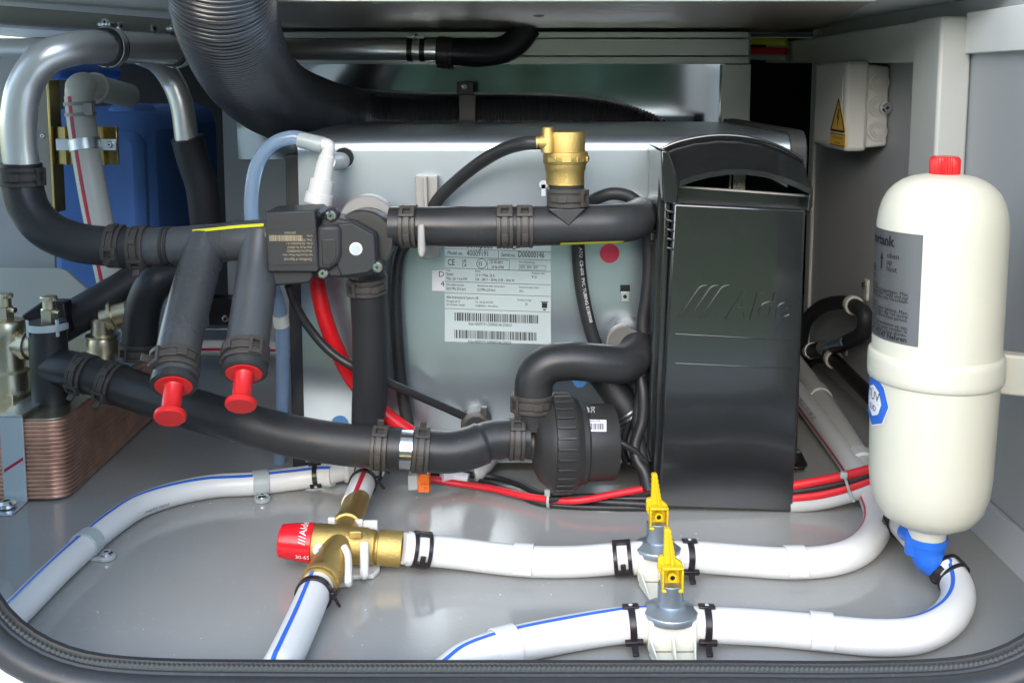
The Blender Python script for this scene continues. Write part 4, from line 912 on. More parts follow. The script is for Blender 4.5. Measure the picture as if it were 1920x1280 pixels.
mb = MB(); mb.text('WAGO', lambda u, v: Q(788+u*6.5, 909-v*6.5, .9747), 1); mb.text('221', lambda u, v: Q(794+u*6, 916-v*6+.5, .9747), 1); obj('print', mb, 'black_print', T, flat=True)
obj('lever', MB().obox(Q(796, 894, .973), X*.0045, Y*.002, Z*.0035), 'orange_plastic', T, .0008)
# cables right of the cover
CG2 = 'cables between the control box and the tank'
zz = [.046, .038, .030]
rights = (('red_wire', [(1480, 911), (1530, 902), (1580, 892), (1640, 876), (1690, 858)], .0042, 'upper red cable in the bundle between control box and tank'),
          ('black_wire', [(1480, 922), (1535, 914), (1590, 902), (1640, 886), (1690, 868)], .0034, 'dark cable in the middle of the bundle beside the tank'),
          ('red_wire', [(1480, 933), (1535, 927), (1590, 914), (1640, 897), (1690, 880)], .0044, 'lower red cable in the bundle between control box and tank'),
          ('grey_wire', [(1480, 948), (1530, 944), (1590, 930), (1640, 910), (1690, 890)], .0062, 'thick pale grey cable lowest in the bundle beside the tank'))
for m, pts, r, lb in rights: hose('cable', qs(pts, .955), r, m, lb, 'cable', CG2, 14)
T = thing('cable_tie', 'pale cable tie holding the red cable bundle beside the tank', 'cable tie')
mb = MB(); mb.tube(spline(qs([(1580, 884), (1586, 900), (1594, 925), (1601, 940)], .947)), .0013, 8); obj('strap', mb, 'nylon', T); obj('head', MB().obox(Q(1582, 890, .947), X*.003, Y*.0025, Z*.003), 'nylon', T, .0008)
# ------------------------------------------------------------------ white floor pipes
PGW = 'white water pipes on the floor'; RP = .0125; RA = .0112
def pipe(pts, r, label, m='white_pipe', st=None, ang=9, dirv=None, stripm='blue_stripe'):
    o, path = hose('water_pipe', pts, r, m, label, 'water pipe', PGW, 26)
    if dirv: obj('colour_stripe', stripe_mb(path if not st else cut(path, *st), r, dirv, ang), stripm, o)
    return o, path
oA, pA_ = pipe(fs([(625, 890, .016), (600, 891, .0145), (545, 898), (480, 906), (400, 911), (325, 926), (262, 948), (212, 980), (170, 1014), (100, 1078), (30, 1148), (-30, 1205)], .0116), RA, 'white pipe with blue stripe curving along the floor to the hatch corner', dirv=lambda f: Vector((-.25, -.55, 1)), ang=9)
obj('print', along(cut(pA_, 340, 925, 250, 960)[::-1], RA, 'Leveling-Z (other)', .0042, -38, .004, 1), 'black_print', oA, flat=True)
clip(pA_, 597, 892, RA+.0002, 'black clip at the boiler end of the blue striped floor pipe', 'tee', 10, .013)
def saddle(path, px, py, r, lb, side): strapclip(path, px, py, r, lb, 'nylon', .015, side, 'translucent clips with screws on the blue striped pipe')
saddle(pA_, 490, 905, RA, 'translucent screwed clip on the blue striped pipe, nearer the brass mixer', -1)
saddle(pA_, 160, 1022, RA, 'translucent screwed clip on the blue striped pipe, nearer the hatch corner', -1)
T = thing('pipe_connector', 'white plastic pipe end fitting below the lower black hose', 'pipe fitting')
obj('sleeve', MB().tube(spline(fs([(612, 890, .016), (640, 883, .018), (668, 872, .02)])), [.0095]*9+[.0125]*8, 24), 'white_plastic', T)
obj('rim', MB().lathe(F(616, 889, .016), (F(640, 883, .018)-F(612, 890, .016)), [(0, .0108), (.003, .0108)], 26), 'white_plastic', T)
T = thing('end_fitting', 'small white plastic cap peeping out under the bent black hose', 'pipe fitting')
obj('cap', MB().tube(spline(fs([(918, 858, .016), (906, 872, .014), (894, 882, .012), (886, 885, .011)])), [.0092]*14+[.0098]*11, 24), 'white_plastic', T, .0008)
# mixing valve
T = MX = thing('mixing_valve', 'cast brass mixing valve with red knob and printed white mark', 'mixing valve')
VD = .835; va, vb = Q(595, 1017, VD), Q(757, 1028, VD); ax = (vb-va).normalized(); k_ = .86/2000
vo = Q(600, 1018, VD)
def vl(n): return (n-600)*k_
obj('body', MB().lathe(vo, ax, [(vl(584), 34*k_), (vl(590), 37*k_), (vl(640), 37*k_), (vl(655), 35*k_), (vl(688), 35*k_), (vl(692), 33*k_), (vl(704), 32*k_), (vl(708), 27*k_), (vl(714), 27*k_)], 44), 'brass', T)
obj('end_nut', MB().lathe(vo, ax, [(vl(711), 28*k_), (vl(713), 33*k_), (vl(752), 34*k_), (vl(757), 33*k_), (vl(757), 26*k_), (vl(752), 20*k_)], 44), 'brass', T)
kn = obj('knob', MB().lathe(vo, ax, [(vl(523), 8*k_), (vl(523), 27*k_), (vl(526), 31*k_), (vl(540), 33.5*k_), (vl(586), 38*k_), (vl(588), 36*k_)], 44), 'red_cap', T)
fr = face(vo, ax, 0); fb = ax.cross(fr)
def KM(t_, ang, rr): a = R(ang); return vo + ax*t_ + (fr*math.cos(a) + fb*math.sin(a))*rr
sgn = -1 if fb.z < 0 else 1
mb = MB(); mb.text('///Alde', lambda u, v: KM(vl(577) - v*.0078, sgn*(-8 + u*.0078/(37*k_)*57.3), 37.6*k_ + .0004), 1.05); mb.text('30-65', lambda u, v: KM(vl(560) + u*.005, sgn*(-52 + v*.005/(36*k_)*57.3), 37.4*k_+.0003), 1.0)
obj('print', mb, 'white_print', kn, flat=True)
au, al = F(671, 932, .019), F(597, 1096, .0175); cx = Q(640, 1016, VD)
obj('rear_arm', MB().lathe(cx, (au-cx), [(0, 26*k_), (.03, 26*k_), (.031, 30*k_), (.04, 30*k_), (.041, 27*k_), ((au-cx).length, 26*k_)], 36), 'brass', T)
la = (al-cx).normalized(); LL = (al-cx).length
obj('front_arm', MB().lathe(cx, la, [(0, 27*k_), (.012, 28*k_), (.02, 30*k_), (.03, 33*k_), (LL-.004, 33.5*k_), (LL, 32*k_), (LL, 27*k_)], 36), 'brass', T)
obj('arm_ring', MB().lathe(cx, la, [(LL-.012, 33.6*k_), (LL-.011, 34.6*k_), (LL-.004, 34.6*k_), (LL-.003, 33.6*k_)], 36), 'brass', T)
obj('flow_mark', MB().obox(Q(672, 1001, VD) - Y*.014 + Z*.006, X*.005, Y*.0015, Z*.003), 'brass', T, .0008)
T = thing('valve_bracket', 'white plastic bracket clipping the brass mixer to the floor', 'bracket')
b0, b1 = Q(650, 1062, .82), Q(712, 1062, .82)
obj('foot_plate', MB().prism([(p[0], p[1], .0005) for p in [tuple(F(*q, 0))[:2] for q in ((612, 1085), (625, 1104), (650, 1102), (664, 1088), (700, 1086), (712, 1076), (712, 1052), (640, 1046))]], Z*.004), 'white_plastic', T, .001)
def bcl(px, d, w):   # upright prong
    c = Q(px, 1050, d); return MB().box((c.x-w, d-.003, .003), (c.x+w, d+.002, .040))
obj('prong', MB().tube(spline([F(655, 1092, .004), F(653, 1088, .02), Q(652, 1040, .80), Q(645, 1024, .806)]), .0028, 10), 'white_plastic', T)
obj('prong', MB().tube(spline([F(684, 1078, .004), F(683, 1074, .012), Q(683, 1040, .812), Q(683, 1017, .818)]), .0036, 10), 'white_plastic', T)
obj('prong', MB().tube(spline([Q(600, 1040, .80), Q(592, 1030, .806), Q(600, 1020, .81)]), .0026, 10), 'white_plastic', T)
obj('rear_hook', MB().obox(Q(695, 988, .857), X*.006, Y*.002, Z*.006), 'white_plastic', T, .001)
obj('rear_hook', MB().obox(Q(668, 990, .865), X*.006, Y*.002, Z*.008), 'white_plastic', T, .001)
obj('rear_hook', MB().obox(Q(622, 982, .865), X*.003, Y*.002, Z*.006), 'white_plastic', T, .001)
# pipes on the mixer
oU, pU_ = pipe(fs([(664, 946, .019), (678, 912, .020), (690, 884, .022), (700, 862, .025)]), .0118, 'short white pipe with red stripe from the mixer towards the boiler', stripm='red_stripe', dirv=lambda f: Vector((.1, -.6, 1)), ang=10)
clip(pU_, 681, 905, .012, 'black clip on the short pipe just behind the brass mixer', 'knot', 20, .012)
clip(pU_, 690, 884, .012, 'black clip on the short pipe right below the lower black hose', 'knot', 5, .012)
T = thing('pipe_collar', 'white plastic collar on the brass mixer facing the boiler', 'pipe fitting')
obj('ring', MB().lathe(F(694, 874, .022), (F(664, 946, .019)-F(700, 862, .025)), [(0, .0125), (.001, .0155), (.006, .0155), (.007, .0125)], 30), 'white_plastic', T)
oC, pC_ = pipe(fs([(598, 1093, .0165), (590, 1110, .0158), (576, 1143, .0145), (556, 1188, .0132), (533, 1236, .0130)])+[Vector((Q(522, 1252, .662).x, .662, .0125)), Vector((Q(516, 1262, .650).x, .648, .007))], .0125, 'white pipe with blue stripe leading from the mixer to the hatch edge', dirv=lambda f: Vector((-.35 + .2*f, -.45, 1)), ang=8)
clip(pC_, 588, 1113, .0127, 'black knotted clip at the front arm of the brass mixer', 'knot', 30, .014, -1)
oD, pD = pipe(fs([(756, 1027, .0235), (790, 1030, .0205), (860, 1037, .0155), (930, 1046, .0135), (1000, 1052, .0130), (1080, 1052, .0132), (1160, 1046, .0165), (1215, 1043, .0185), (1300, 1043, .0165), (1380, 1049, .0132), (1480, 1055, .0130), (1555, 1050, .0130), (1605, 1034, .0130), (1637, 1004, .0130), (1646, 968, .0130), (1632, 925, .0130), (1596, 870, .0130), (1545, 802, .0130), (1490, 730, .0130)]), RP,
    'long white pipe from the mixer past the rear valve to the back', dirv=lambda f: Vector((0, .75, .85)).lerp(Vector((-.9, .25, .7)), min(1, max(0, (f-.5)*7))).lerp(Vector((-1, -.55, .12)), min(1, max(0, (f-.72)*8))), ang=6, stripm='red_stripe')
obj('print', along(cut(pD, 1500, 745, 1590, 860)[::-1], RP, 'LILLE NAUTIC  LILLE NAUTIC', .0075, 0, .01, 1), 'grey_print', oD, flat=True)
T = thing('pipe_collar', 'white plastic collar on the brass end nut of the mixer', 'pipe fitting')
dv = near(pD, 770, 1028); 
obj('ring', MB().lathe(near(pD, 760, 1027)[0], dv[1], [(0, .0098), (.002, .0098), (.002, .0135), (.005, .0135), (.005, .0108), (.0095, .0108), (.0095, .0124), (.016, .0124)], 32), 'white_plastic', T)
clip(pD, 791, 1030, RP+.0006, 'black window clip on the long pipe beside the mixer end nut', 'window', 0, .015)
clip(pD, 1168, 1045, RP+.0004, 'black window clip on the long pipe before the rear valve', 'window', 0, .015)
clip(pD, 1294, 1043, RP+.0004, 'black tee clip on the long pipe after the rear valve', 'tee', 0, .014)
strapclip(pD, 984, 1051, RP, 'white saddle clip on the long pipe between mixer and rear valve')
strapclip(pD, 1486, 1055, RP, 'white saddle clip on the long pipe before its bend by the tank')
oE, pE_ = pipe([Vector((Q(760, 1250, .646).x, .646, .004)), Vector((Q(822, 1250, .657).x, .657, .0085)), Vector((Q(868, 1240, .674).x, .674, .0118))]+fs([(912, 1223, .0128), (960, 1209, .013), (1060, 1188, .013), (1160, 1172, .0155), (1255, 1168, .017), (1345, 1171, .0155), (1440, 1176, .0135), (1540, 1185, .013), (1640, 1194, .013), (1715, 1190, .013), (1768, 1166, .013), (1795, 1128, .013), (1793, 1094, .015), (1780, 1075, .018), (1766, 1064, .0205)]), RP,
    'front white pipe with blue stripe through the front valve to the tank elbow', dirv=lambda f: Vector((0, -.08, 1)).lerp(Vector((0, .45, .9)), min(1, max(0, (f-.34)*8))).lerp(Vector((-.35, .1, 1)), min(1, max(0, (f-.68)*6))), ang=7)
clip(pE_, 1187, 1170, RP+.0004, 'black tee clip on the front pipe before the front valve', 'tee', 0, .0135)
clip(pE_, 1324, 1171, RP+.0004, 'black tee clip on the front pipe after the front valve', 'tee', 0, .0135)
clip(pE_, 1780, 1076, RP+.0004, 'black knotted clip where the front pipe meets the blue elbow', 'window', -20, .013, -1)
strapclip(pE_, 944, 1213, RP, 'white saddle clip on the front pipe near the hatch edge')
strapclip(pE_, 1546, 1186, RP, 'white saddle clip on the front pipe between front valve and tank')
oG, pG = hose('water_pipe', fs([(1470, 650, .014), (1500, 692, .0140), (1560, 778, .0140), (1610, 858, .0140), (1655, 928, .015), (1690, 978, .022), (1716, 1006, .03)]), .0122, 'grey_pipe', 'pale grey back pipe passing behind the tank to the blue elbow', 'water pipe', PGW, 26)
p, t, _, _ = near(pG, 1535, 742); obj('coupling', MB().lathe(p - t*.02, t, [(0, .0124), (.001, .0142), (.03, .0142), (.031, .0124)], 28), 'grey_pipe', oG)
p, t, _, _ = near(pG, 1618, 870); obj('coupling', MB().lathe(p - t*.012, t, [(0, .0124), (.001, .0146), (.022, .0146), (.024, .0124)], 28), 'white_pipe', oG)
clip(pG, 1692, 980, .0126, 'black clip on the back pipe left of the blue elbow', 'knot', 0, .014)
# isolating valves
def stop_valve(cx_, cy_, d, s, hb, label, cat='valve'):
    T = thing('stop_valve', label, cat, 'yellow handled stop valves'); k = s
    o = Vector((Q(cx_, cy_, d).x, d, 0)); zp = .0165
    obj('body_block', MB().box((o.x-.0172*k, d-.0145, .003), (o.x+.0172*k, d+.0145, .0255)), 'ivory_plastic', T, .0015)
    obj('foot_plate', MB().prism([(o.x-.0168*k, d-.0145, .0008), (o.x-.0105*k, d-.044, .0008), (o.x+.0120*k, d-.044, .0008), (o.x+.0168*k, d-.0145, .0008)], Z*.003), 'ivory_plastic', T, .0008)
    obj('sloped_web', MB().prism([(o.x-.0164*k, d-.0140, .013), (o.x-.0164*k, d-.0140, .003), (o.x-.0112*k, d-.040, .003)], X*.0015), 'ivory_plastic', T, .0004)
    obj('sloped_web', MB().prism([(o.x+.0149*k, d-.0140, .013), (o.x+.0149*k, d-.0140, .003), (o.x+.0112*k, d-.040, .003)], X*.0015), 'ivory_plastic', T, .0004)
    obj('centre_rib', MB().prism([(o.x-.0008, d-.0140, .016), (o.x-.0008, d-.0140, .003), (o.x-.0008, d-.036, .003)], X*.0018), 'ivory_plastic', T, .0004)
    obj('pipe_socket', MB().cyl(Vector((o.x-.020*k, d, zp)), Vector((o.x+.020*k, d, zp)), .0126, 26), 'ivory_plastic', T)
    screw_part(T, Vector((o.x+.001, d-.041, .0039)), Z, .0045)
    oo = Vector((o.x, d-.001, 0))
    obj('bonnet', MB().lathe(oo, Z, [(.0225, .0165*k), (.0230, .0190*k), (.0274, .0194*k), (.0281, .0190*k), (.0296, .0155*k), (.0309, .0120*k), (.0320, .0099*k), (.0328, .0092*k), (.0475, .0091*k), (.0480, .0086*k), (.0480, .002)], 44), 'dull_zinc', T)
    z0 = .0440; hd = d-.0035; hx = o.x + hb
    H = MB(); w = .0076*k
    H.box((hx-w, hd-.0055, z0), (hx+w, hd+.0055, z0+.0025)); H.box((hx-w, hd-.0055, z0+.0165), (hx+w, hd+.0055, z0+.0185))
    H.box((hx-w, hd-.0055, z0+.0025), (hx-w+.0016, hd+.0055, z0+.0165)); H.box((hx+w-.0016, hd-.0055, z0+.0025), (hx+w, hd+.0055, z0+.0165)); H.box((hx-w+.0016, hd+.002, z0+.0025), (hx+w-.0016, hd+.0055, z0+.0165))
    hn = obj('handle', H, 'yellow_plastic', T, .0007)
    obj('boss_ring', MB().lathe(Vector((hx, hd-.0030, z0+.0100)), Y, [(0, .0018), (0, .0034), (.0055, .0034), (.0055, .0018)], 22, False), 'yellow_plastic', hn)
    obj('handle_screw', MB().lathe(Vector((hx, hd-.0018, z0+.0100)), Y, [(0, .0018), (.004, .0018)], 18), 'clip_plastic', hn)
    # grip: tapered lever with toothed edges
    left, right = [], []
    for i in range(15):
        f = i/14; zz = z0+.0185 + f*.026; ww = (.0050 - .0025*f)*k; tth = .0005 if i % 2 else 0
        cxh = hx - .0008 - .0022*f
        left.append((cxh - ww - tth, hd - .003*0, zz)); right.append((cxh + ww + tth - .0012, hd, zz))
    obj('lever', MB().prism(left + right[::-1], Y*.0050), 'yellow_plastic', hn, .0005)
    obj('shoulder', MB().prism([(hx-w, hd+.0004, z0+.010), (hx-w-.0022, hd+.0004, z0+.014), (hx-w-.0022, hd+.0004, z0+.023), (hx-w+.001, hd+.0004, z0+.0245), (hx-.003, hd+.0004, z0+.022), (hx+.003, hd+.0004, z0+.022), (hx+w, hd+.0004, z0+.0185)], Y*.0046), 'yellow_plastic', hn, .0008)
    obj('spine', MB().prism([(hx-.001, hd-.0022, z0+.0185), (hx+.0012, hd-.0022, z0+.0185), (hx-.002, hd-.001, z0+.042), (hx-.003, hd-.001, z0+.042)], Y*.003), 'yellow_plastic', hn, .0004)
    return T
stop_valve(1232, 1043, near(pD, 1232, 1043)[0].y, .98, .0000, 'yellow handled valve on the rear white pipe behind the other valve')
stop_valve(1256, 1168, near(pE_, 1256, 1168)[0].y, 1.0, .0003, 'yellow handled valve on the front white pipe by the hatch edge')
# ------------------------------------------------------------------ small things on the right wall
T = thing('wall_hose', 'black hose loop clipped to the right wall between control box and tank', 'hose', 'black hoses on the right wall')
xw = XR-.018
pw = [WX(px, py, xw) for px, py in ((1500, 650), (1508, 610), (1535, 578), (1570, 567), (1600, 572), (1622, 592), (1620, 618), (1590, 640), (1565, 650))]
o, pW = hose('tube', pw, .0090, 'rubber_dull', '', '', n=18, parent=T)
T = thing('wall_hose', 'ribbed black hose dropping along the right wall towards the tank', 'hose', 'black hoses on the right wall')
pw2 = [WX(px, py, xw) for px, py in ((1506, 706), (1514, 680), (1535, 668), (1560, 672), (1590, 700), (1640, 752), (1680, 800))]
pr2 = resample(spline(pw2), .0011); obj('tube', MB().tube(pr2, [.0080 + (.0005 if k % 4 < 2 else -.0003) for k in range(len(pr2))], 16), 'clip_plastic', T, sharp=60)
for path, px, py, lb in ((pW, 1600, 572, 'pale P-clip on the wall holding the black hose loop'), (pr2, 1562, 674, 'pale P-clip on the wall holding the ribbed black hose')):
    T = thing('wall_clip', lb, 'pipe clip', 'pale P-clips on the right wall'); p, t, _, _ = near(path, px, py)
    obj('loop', MB().lathe(p - t*.005, t, [(0, .0092), (0, .0116), (.010, .0116), (.010, .0092)], 28), 'ivory_plastic', T)
    q = p + Z*.019; q.x = XR-.004; obj('lug', MB().box((XR-.0045, q.y-.006, p.z+.006), (XR-.0008, q.y+.006, p.z+.032)), 'ivory_plastic', T, .001); screw_part(T, Vector((XR-.0048, q.y, p.z+.025)), -X, .0052)
T = thing('clear_tube', 'short clear tube with steel worm clamp on the right wall hose', 'tube')
tp = spline([WX(px, py, xw-.004) for px, py in ((1502, 660), (1530, 657), (1555, 648), (1585, 640))]); obj('tube', MB().tube(tp[12:], .0062, 16), 'clear_hose', T); obj('end_sleeve', MB().tube(tp[:14], .0105, 18), 'rubber_dull', T)
p, t, _, _ = near(tp, 1524, 657); obj('worm_clamp', MB().lathe(p - t*.006, t, [(0, .0106), (0, .0118), (.011, .0118), (.011, .0106)], 28), 'zinc', T); obj('worm_screw', MB().obox(p - Z*.013, t*.004, Y*.004, Z*.0028), 'nickel_brass', T, .0008)
T = thing('floor_screw', 'bright screw in a foot on the floor beside the grey pipes', 'screw'); screw_part(T, F(1544, 757, .001), Z, .006)
T = thing('box_foot', 'small black mounting foot with screw beside the control box', 'foot')
obj('plate', MB().prism(fs([(1490, 850), (1500, 845), (1514, 874), (1508, 880), (1488, 880)], .004), Z*.003), 'clip_plastic', T, .001); screw_part(T, F(1492, 848, .008), Z, .005)
T = thing('wall_cables', 'yellow and red cables in the dark gap above the control box', 'cables')
for py, m in ((78, 'yellow_paint'), (95, 'red_wire'), (107, 'grey_wire')): obj('cable', MB().tube(spline([Q(1390, py-1, 1.6), Q(1430, py, 1.58), Q(1475, py+2, 1.56)]), .0052, 10), m, T)
# ------------------------------------------------------------------ left side: copper exchanger, brass fittings, blue tank
T = HE = thing('heat_exchanger', 'copper plate heat exchanger with steel strap in the front left corner', 'heat exchanger')
hxr, hy0, hy1 = F(122, 938).x+.003, F(122, 938).y-.004, 1.30
hx0 = hxr - .135
op = rpoly(hx0, hy0, hxr, hy1, .018, 5); ip = rpoly(hx0+.002, hy0+.002, hxr-.002, hy1-.002, .016, 5)
obj('core', MB().prism([(x, y, .003) for x, y in ip], Z*.076), 'copper', T)
npl = 18
for k in range(npl):
    z = .002 + k*.0041; w_ = []
    a = [Vector((x, y, z + .0006*(math.sin(x*1100) > 0))) for x, y in op]
    obj('plate', MB().prism(a, Z*.0033), 'copper', T, .0008)
obj('top_plate', MB().prism([(x, y, .0752) for x, y in op], Z*.0042), 'copper', T, .0012)
obj('cover_plate', MB().prism([(x, y, .0796) for x, y in ip], Z*.0015), 'nickel_brass', T, .0005)
T = thing('exchanger_strap', 'bent steel strap screwed down over the copper exchanger front', 'strap')
xs0, xs1 = Q(6, 860, hy0).x, Q(49, 860, hy0).x
obj('front_strip', MB().box((xs0, hy0-.0034, .0018), (xs1, hy0-.0012, .084)), 'label_silver', T, .0005)
obj('foot', MB().box((xs0, hy0-.034, .0002), (xs1, hy0-.0012, .0018)), 'zinc', T, .0004)
obj('top_strip', MB().box((xs0, hy0-.0034, .0842), (xs1, hy1, .0862)), 'zinc', T, .0004)
screw_part(T, Vector(((xs0+xs1)/2 - .002, hy0-.016, .003)), Z, .009)
mb = MB(); za, zb_2 = Q(20, 875, hy0).z, Q(40, 860, hy0).z; mb.add([(xs0+.002, hy0-.0038, za-.004), (xs1-.001, hy0-.0038, za+.008), (xs1-.001, hy0-.0038, za+.011), (xs0+.002, hy0-.0038, za-.001)], [(0, 1, 2, 3)]); obj('red_mark', mb, 'red_stripe', T, flat=True)
def vent_valve(cx_, d, py_top, py_bot, label, big=False):
    T = thing('bleed_valve', label, 'bleed valve', 'brass bleed valves'); o = Vector((Q(cx_, py_top, d).x, d, 0)); z = lambda p: Q(cx_, p, d).z
    mb = MB(); n = 60; rows = []
    for zz, r_, kn in ((z(py_top+9), .0076, 1), (z(py_top+3), .0078, 1), (z(py_top+1), .0074, 0), (z(py_top), .004, 0)):
        rows.append([o + Z*zz + Vector((math.cos(2*math.pi*i/n), math.sin(2*math.pi*i/n), 0))*(r_ + (.0004 if kn and i % 2 else 0)) for i in range(n)])
    obj('knurled_cap', mb.rings(rows), 'nickel_brass', T, sharp=25)
    obj('neck', MB().lathe(o, Z, [(z(py_top+28), .0062), (z(py_top+9), .0062)], 24), 'nickel_brass', T)
    obj('hexagon', MB().lathe(o, Z, [(z(py_bot), .0086), (z(py_top+26), .0086), (z(py_top+24), .0070)], 6), 'nickel_brass', T, sharp=20)
    obj('nozzle', MB().cyl(o + Z*z(py_top+30), o + Z*z(py_top+31) + Vector((.012, -.004, 0)), .0028, 14), 'nickel_brass', T)
    return T, o, z
vent_valve(91, 1.03, 554, 604, 'brass bleed valve standing in the black tee')
p_up = spline([to + Z*(zt1-.02+k*.005) for k in range(6)]); clip_T = thing('hose_clip', 'pale grey spring clip round the top of the black tee', 'hose clamp')
zc = Q(95, 618, 1.012).z; tt = Z
cc = Vector((tX, 1.03, zc)); rf = face(cc, Z, 0)
obj('band', MB().cbox(cc, Z, rf, .0183, .0197, -70, 60, -.0035, .0035, 18), 'label_silver', clip_T, .0004)
for a0, a1_ in ((-72, -62), (22, 32)): obj('cross_lug', MB().cbox(cc, Z, rf, .0183, .0203, a0, a1_, -.0085, .0085, 3), 'label_silver', clip_T, .0006)
obj('tab', MB().cbox(cc, Z, rf, .0197, .0213, 20, 66, -.003, .003, 6), 'label_silver', clip_T, .0006)
T, o, z = vent_valve(8, 1.05, 549, 598, 'brass bleed valve on top of the nickel manifold')
T = thing('nickel_fitting', 'nickel plated brass tee fitting at the locker edge beside the black tee', 'fitting')
obj('column', MB().lathe(Vector((o.x, 1.05, 0)), Z, [(z(800), .0135), (z(740), .0135), (z(738), .0195), (z(695), .0195), (z(690), .0165), (z(640), .0165), (z(635), .0182), (z(605), .0182), (z(600), .0165), (z(596), .009)], 36), 'nickel_brass', T)
obj('hex_nut', MB().lathe(Vector((o.x, 1.05, 0)), Z, [(z(790), .0215), (z(732), .0215)], 6), 'nickel_brass', T, .001, 20)
a_ = Vector((o.x, 1.05, z(645))); obj('side_arm', MB().lathe(a_, Vector((1, -.25, .02)), [(.01, .012), (.02, .012), (.021, .015), (.027, .015), (.028, .0125), (.034, .0125)], 30), 'nickel_brass', T)
T = thing('nickel_elbow', 'small nickel plated elbow fitting between the black tee and the black bend', 'fitting')
o2_ = Vector((Q(193, 640, 1.16).x, 1.16, 0)); z2 = lambda p: Q(193, p, 1.16).z
obj('column', MB().lathe(o2_, Z, [(z2(690), .013), (z2(662), .013), (z2(660), .0175), (z2(640), .0178), (z2(632), .0165), (z2(630), .0185), (z2(627), .0185), (z2(625), .0125), (z2(600), .0118), (z2(596), .009)], 34), 'nickel_brass', T)
obj('arm', MB().lathe(o2_ + Z*z2(598), Vector((1, .1, .25)), [(0, .0105), (.01, .0105), (.0105, .0165), (.014, .0165), (.0145, .013), (.03, .013)], 30), 'nickel_brass', T)
hose('hose', qs([(60, 640, 1.16), (120, 606, 1.17), (190, 566, 1.18), (260, 524, 1.2), (300, 500, 1.21)]), .0205, 'rubber_dull', 'dark straight hose rising slantwise behind the manifold branches', 'hose', HG, 22)
T = thing('black_bracket', 'black angular bracket behind the brass bleed valve', 'bracket')
obj('plate', MB().prism(qs([(40, 590), (78, 566), (120, 566), (130, 625), (60, 660), (36, 616)], 1.14), Y*.02), 'clip_plastic', T, .002)
ob_, pK = hose('hose', qs([(345, 515, 1.14), (318, 518, 1.13), (290, 532, 1.12), (272, 565, 1.12), (264, 610, 1.12), (261, 672, 1.12)]), .0185, 'rubber_dull', 'black bend hose dropping onto the copper exchanger behind the branch pipe', 'hose', HG, 26)
clamp(pK, 262, 655, .0188, 'black clamp on the bend hose over the copper exchanger', rot=0, w=.016)
# pale partition plates
T = thing('divider_plate', 'pale grey divider plate with cut corners behind the copper exchanger', 'plate')
obj('front_plate', MB().prism(qs([(-90, 503), (109, 503), (124, 507), (178, 556), (246, 640), (246, 735), (-90, 735)], 1.32), Y*.006), 'trim_paint', T, .001)
T = thing('divider_plate', 'darker grey upright plate behind the black elbow hose', 'plate')
obj('back_plate', MB().prism(qs([(-90, 104), (96, 104), (104, 520), (-90, 520)], 1.36), Y*.006), 'wall_paint', T, .001)
# blue tank
T = thing('water_tank', 'blue plastic water tank deep in the dark left rear', 'tank')
a, b = Q(60, 205, 1.44), Q(292, 590, 1.44)
obj('body', MB().box((a.x, 1.44, b.z), (b.x, 1.80, a.z)), 'blue_tank', T, .03)
obj('raised_panel', MB().prism([(x, 1.428, z_) for x, z_ in rpoly(Q(180, 240, 1.44).x, b.z+.03, Q(268, 240, 1.44).x, Q(200, 246, 1.44).z, .02)], Y*.05), 'blue_tank', T, .012)
obj('neck_block', MB().box((Q(200, 200, 1.47).x, 1.46, Q(200, 240, 1.47).z), (Q(262, 200, 1.47).x, 1.55, Q(200, 196, 1.47).z)), 'blue_tank', T, .012)
obj('shoulder', MB().box((Q(-40, 122, 1.47).x, 1.47, Q(-40, 150, 1.47).z), (Q(118, 122, 1.47).x, 1.7, Q(-40, 115, 1.47).z)), 'blue_tank', T, .012)
# gold plates and white riser pipe
T = thing('gold_bracket', 'gold passivated steel bracket plate behind the white riser pipe', 'bracket')
a, b = Q(106, 237, 1.25), Q(222, 309, 1.25); obj('plate', MB().box((a.x, 1.25, b.z), (b.x, 1.255, a.z)), 'gold_plate', T, .001)
obj('fold', MB().box((a.x+.010, 1.243, b.z), (a.x+.0125, 1.2495, a.z)), 'gold_plate', T, .0004); obj('fold', MB().box((b.x-.016, 1.243, b.z), (b.x-.0135, 1.2495, a.z)), 'gold_plate', T, .0004)
T = thing('gold_rail', 'narrow gold edged upright rail beside the bent silver pipe', 'rail')
obj('edge', MB().prism(qs([(86, 150), (91, 150), (104, 400), (99, 400)], 1.24), Y*.03), 'gold_plate', T, .0006)
obj('web', MB().prism(qs([(60, 150), (85.5, 150), (98.5, 400), (60, 400)], 1.262), Y*.003), 'bracket_grey', T); screw_part(T, Q(80, 255, 1.2618), -Y, .003)
oR, pRi = hose('riser_pipe', qs([(148, 180, 1.21), (152, 220, 1.21), (162, 290, 1.205), (176, 370, 1.2), (192, 450, 1.2), (212, 545, 1.2)]), .0158, 'grey_pipe', 'cream riser pipe with red stripe rising in front of the blue tank', 'water pipe', None, 26)
obj('colour_stripe', stripe_mb(pRi, .0158, lambda f: Vector((-.3, -1, 0)), 9), 'red_stripe', oR)
obj('print', along(cut(pRi, 155, 215, 200, 490), .0158, 'LILLE NAUTIC - 15 x 20 - MADE IN', .0055, 48, .004, 1), 'grey_print', oR, flat=True)
T = thing('riser_elbow', 'cream elbow on top of the red striped riser pipe', 'pipe elbow')
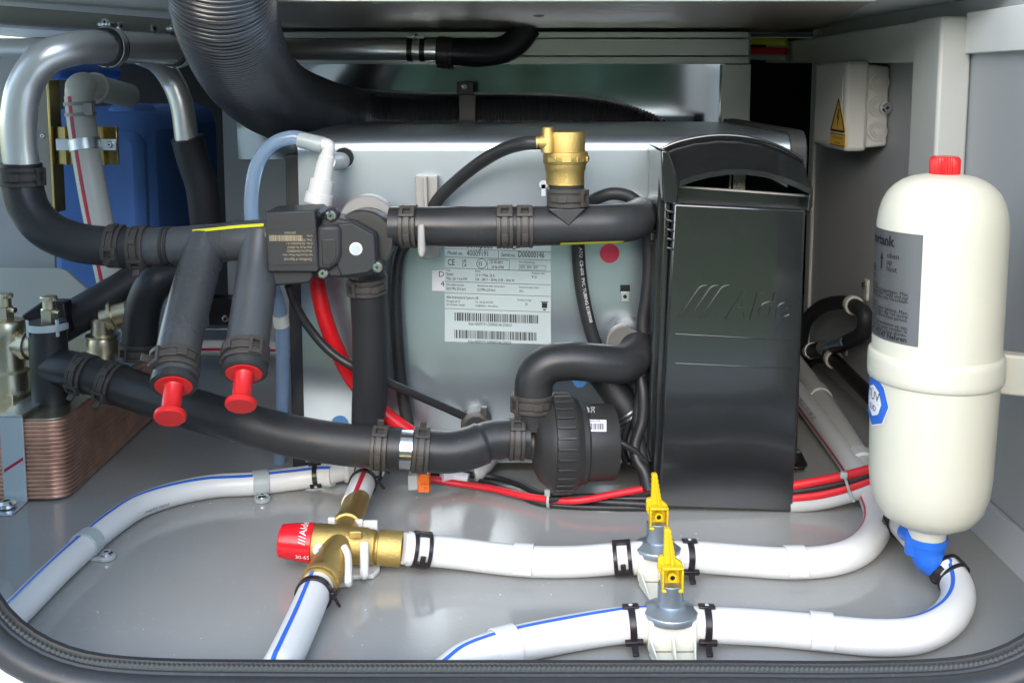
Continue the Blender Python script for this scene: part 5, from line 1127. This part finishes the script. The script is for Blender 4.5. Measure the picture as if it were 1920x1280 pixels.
obj('bend', MB().tube(spline(qs([(149, 190, 1.21), (149, 168, 1.212), (158, 162, 1.225), (185, 166, 1.25), (240, 180, 1.33)])), [.0152]*9+[.0162]*8+[.015]*16, 26), 'grey_pipe', T)
obj('ring', MB().lathe(Q(176, 165, 1.24), Q(240, 180, 1.33)-Q(176, 165, 1.24), [(0, .0165), (0, .018), (.006, .018), (.006, .0165)], 28), 'grey_pipe', T)
T = thing('riser_band', 'grey wire clip round the riser pipe below the cream elbow', 'pipe clip')
p, t, _, _ = near(pRi, 151, 205)
for k in (-.008, .004): obj('wire', MB().lathe(p + t*k, t, [(0, .016), (0, .0172), (.004, .0172), (.004, .016)], 28), 'bracket_grey', T)
obj('catch', MB().obox(p + X*.013 - Y*.012, X*.006, Y*.002, t*.007), 'bracket_grey', T, .0006)
T = thing('riser_clamp', 'bright steel clamp fixing the riser pipe to the gold bracket', 'pipe clip')
p, t, _, _ = near(pRi, 160, 273); rf = face(p, t)
obj('band', MB().cbox(p, t, rf, .0160, .0172, -100, 100, -.0065, .0065, 20), 'zinc', T, .0004)
for sx in (-1, 1): obj('ear', MB().obox(p + X*sx*(.024) + Y*.004, X*.010, Y*.001, Z*.0065), 'zinc', T, .0004)
screw_part(T, p + X*.027 + Y*.0025, -Y, .004)
# pipe along the rear floor
oF, pF = hose('water_pipe', qs([(330, 652, 1.42), (440, 652, 1.42), (570, 655, 1.42)]), .0105, 'grey_pipe', 'grey pipe with red line running along the foot of the rear wall', 'water pipe', PGW, 18)
obj('colour_stripe', stripe_mb(pF, .0105, Vector((0, -1, .05)), 10), 'red_stripe', oF)
T = thing('rear_bracket', 'black bracket with bright screw on the floor behind the branch pipes', 'bracket')
a, b = Q(390, 560, 1.46), Q(434, 610, 1.46); obj('plate', MB().box((a.x, 1.46, b.z), (b.x+.01, 1.49, a.z)), 'clip_plastic', T, .001); obj('ledge', MB().box((a.x, 1.44, b.z-.002), (b.x, 1.458, b.z)), 'zinc', T, .0005); screw_part(T, Q(423, 597, 1.458), -Y, .005)
settle()
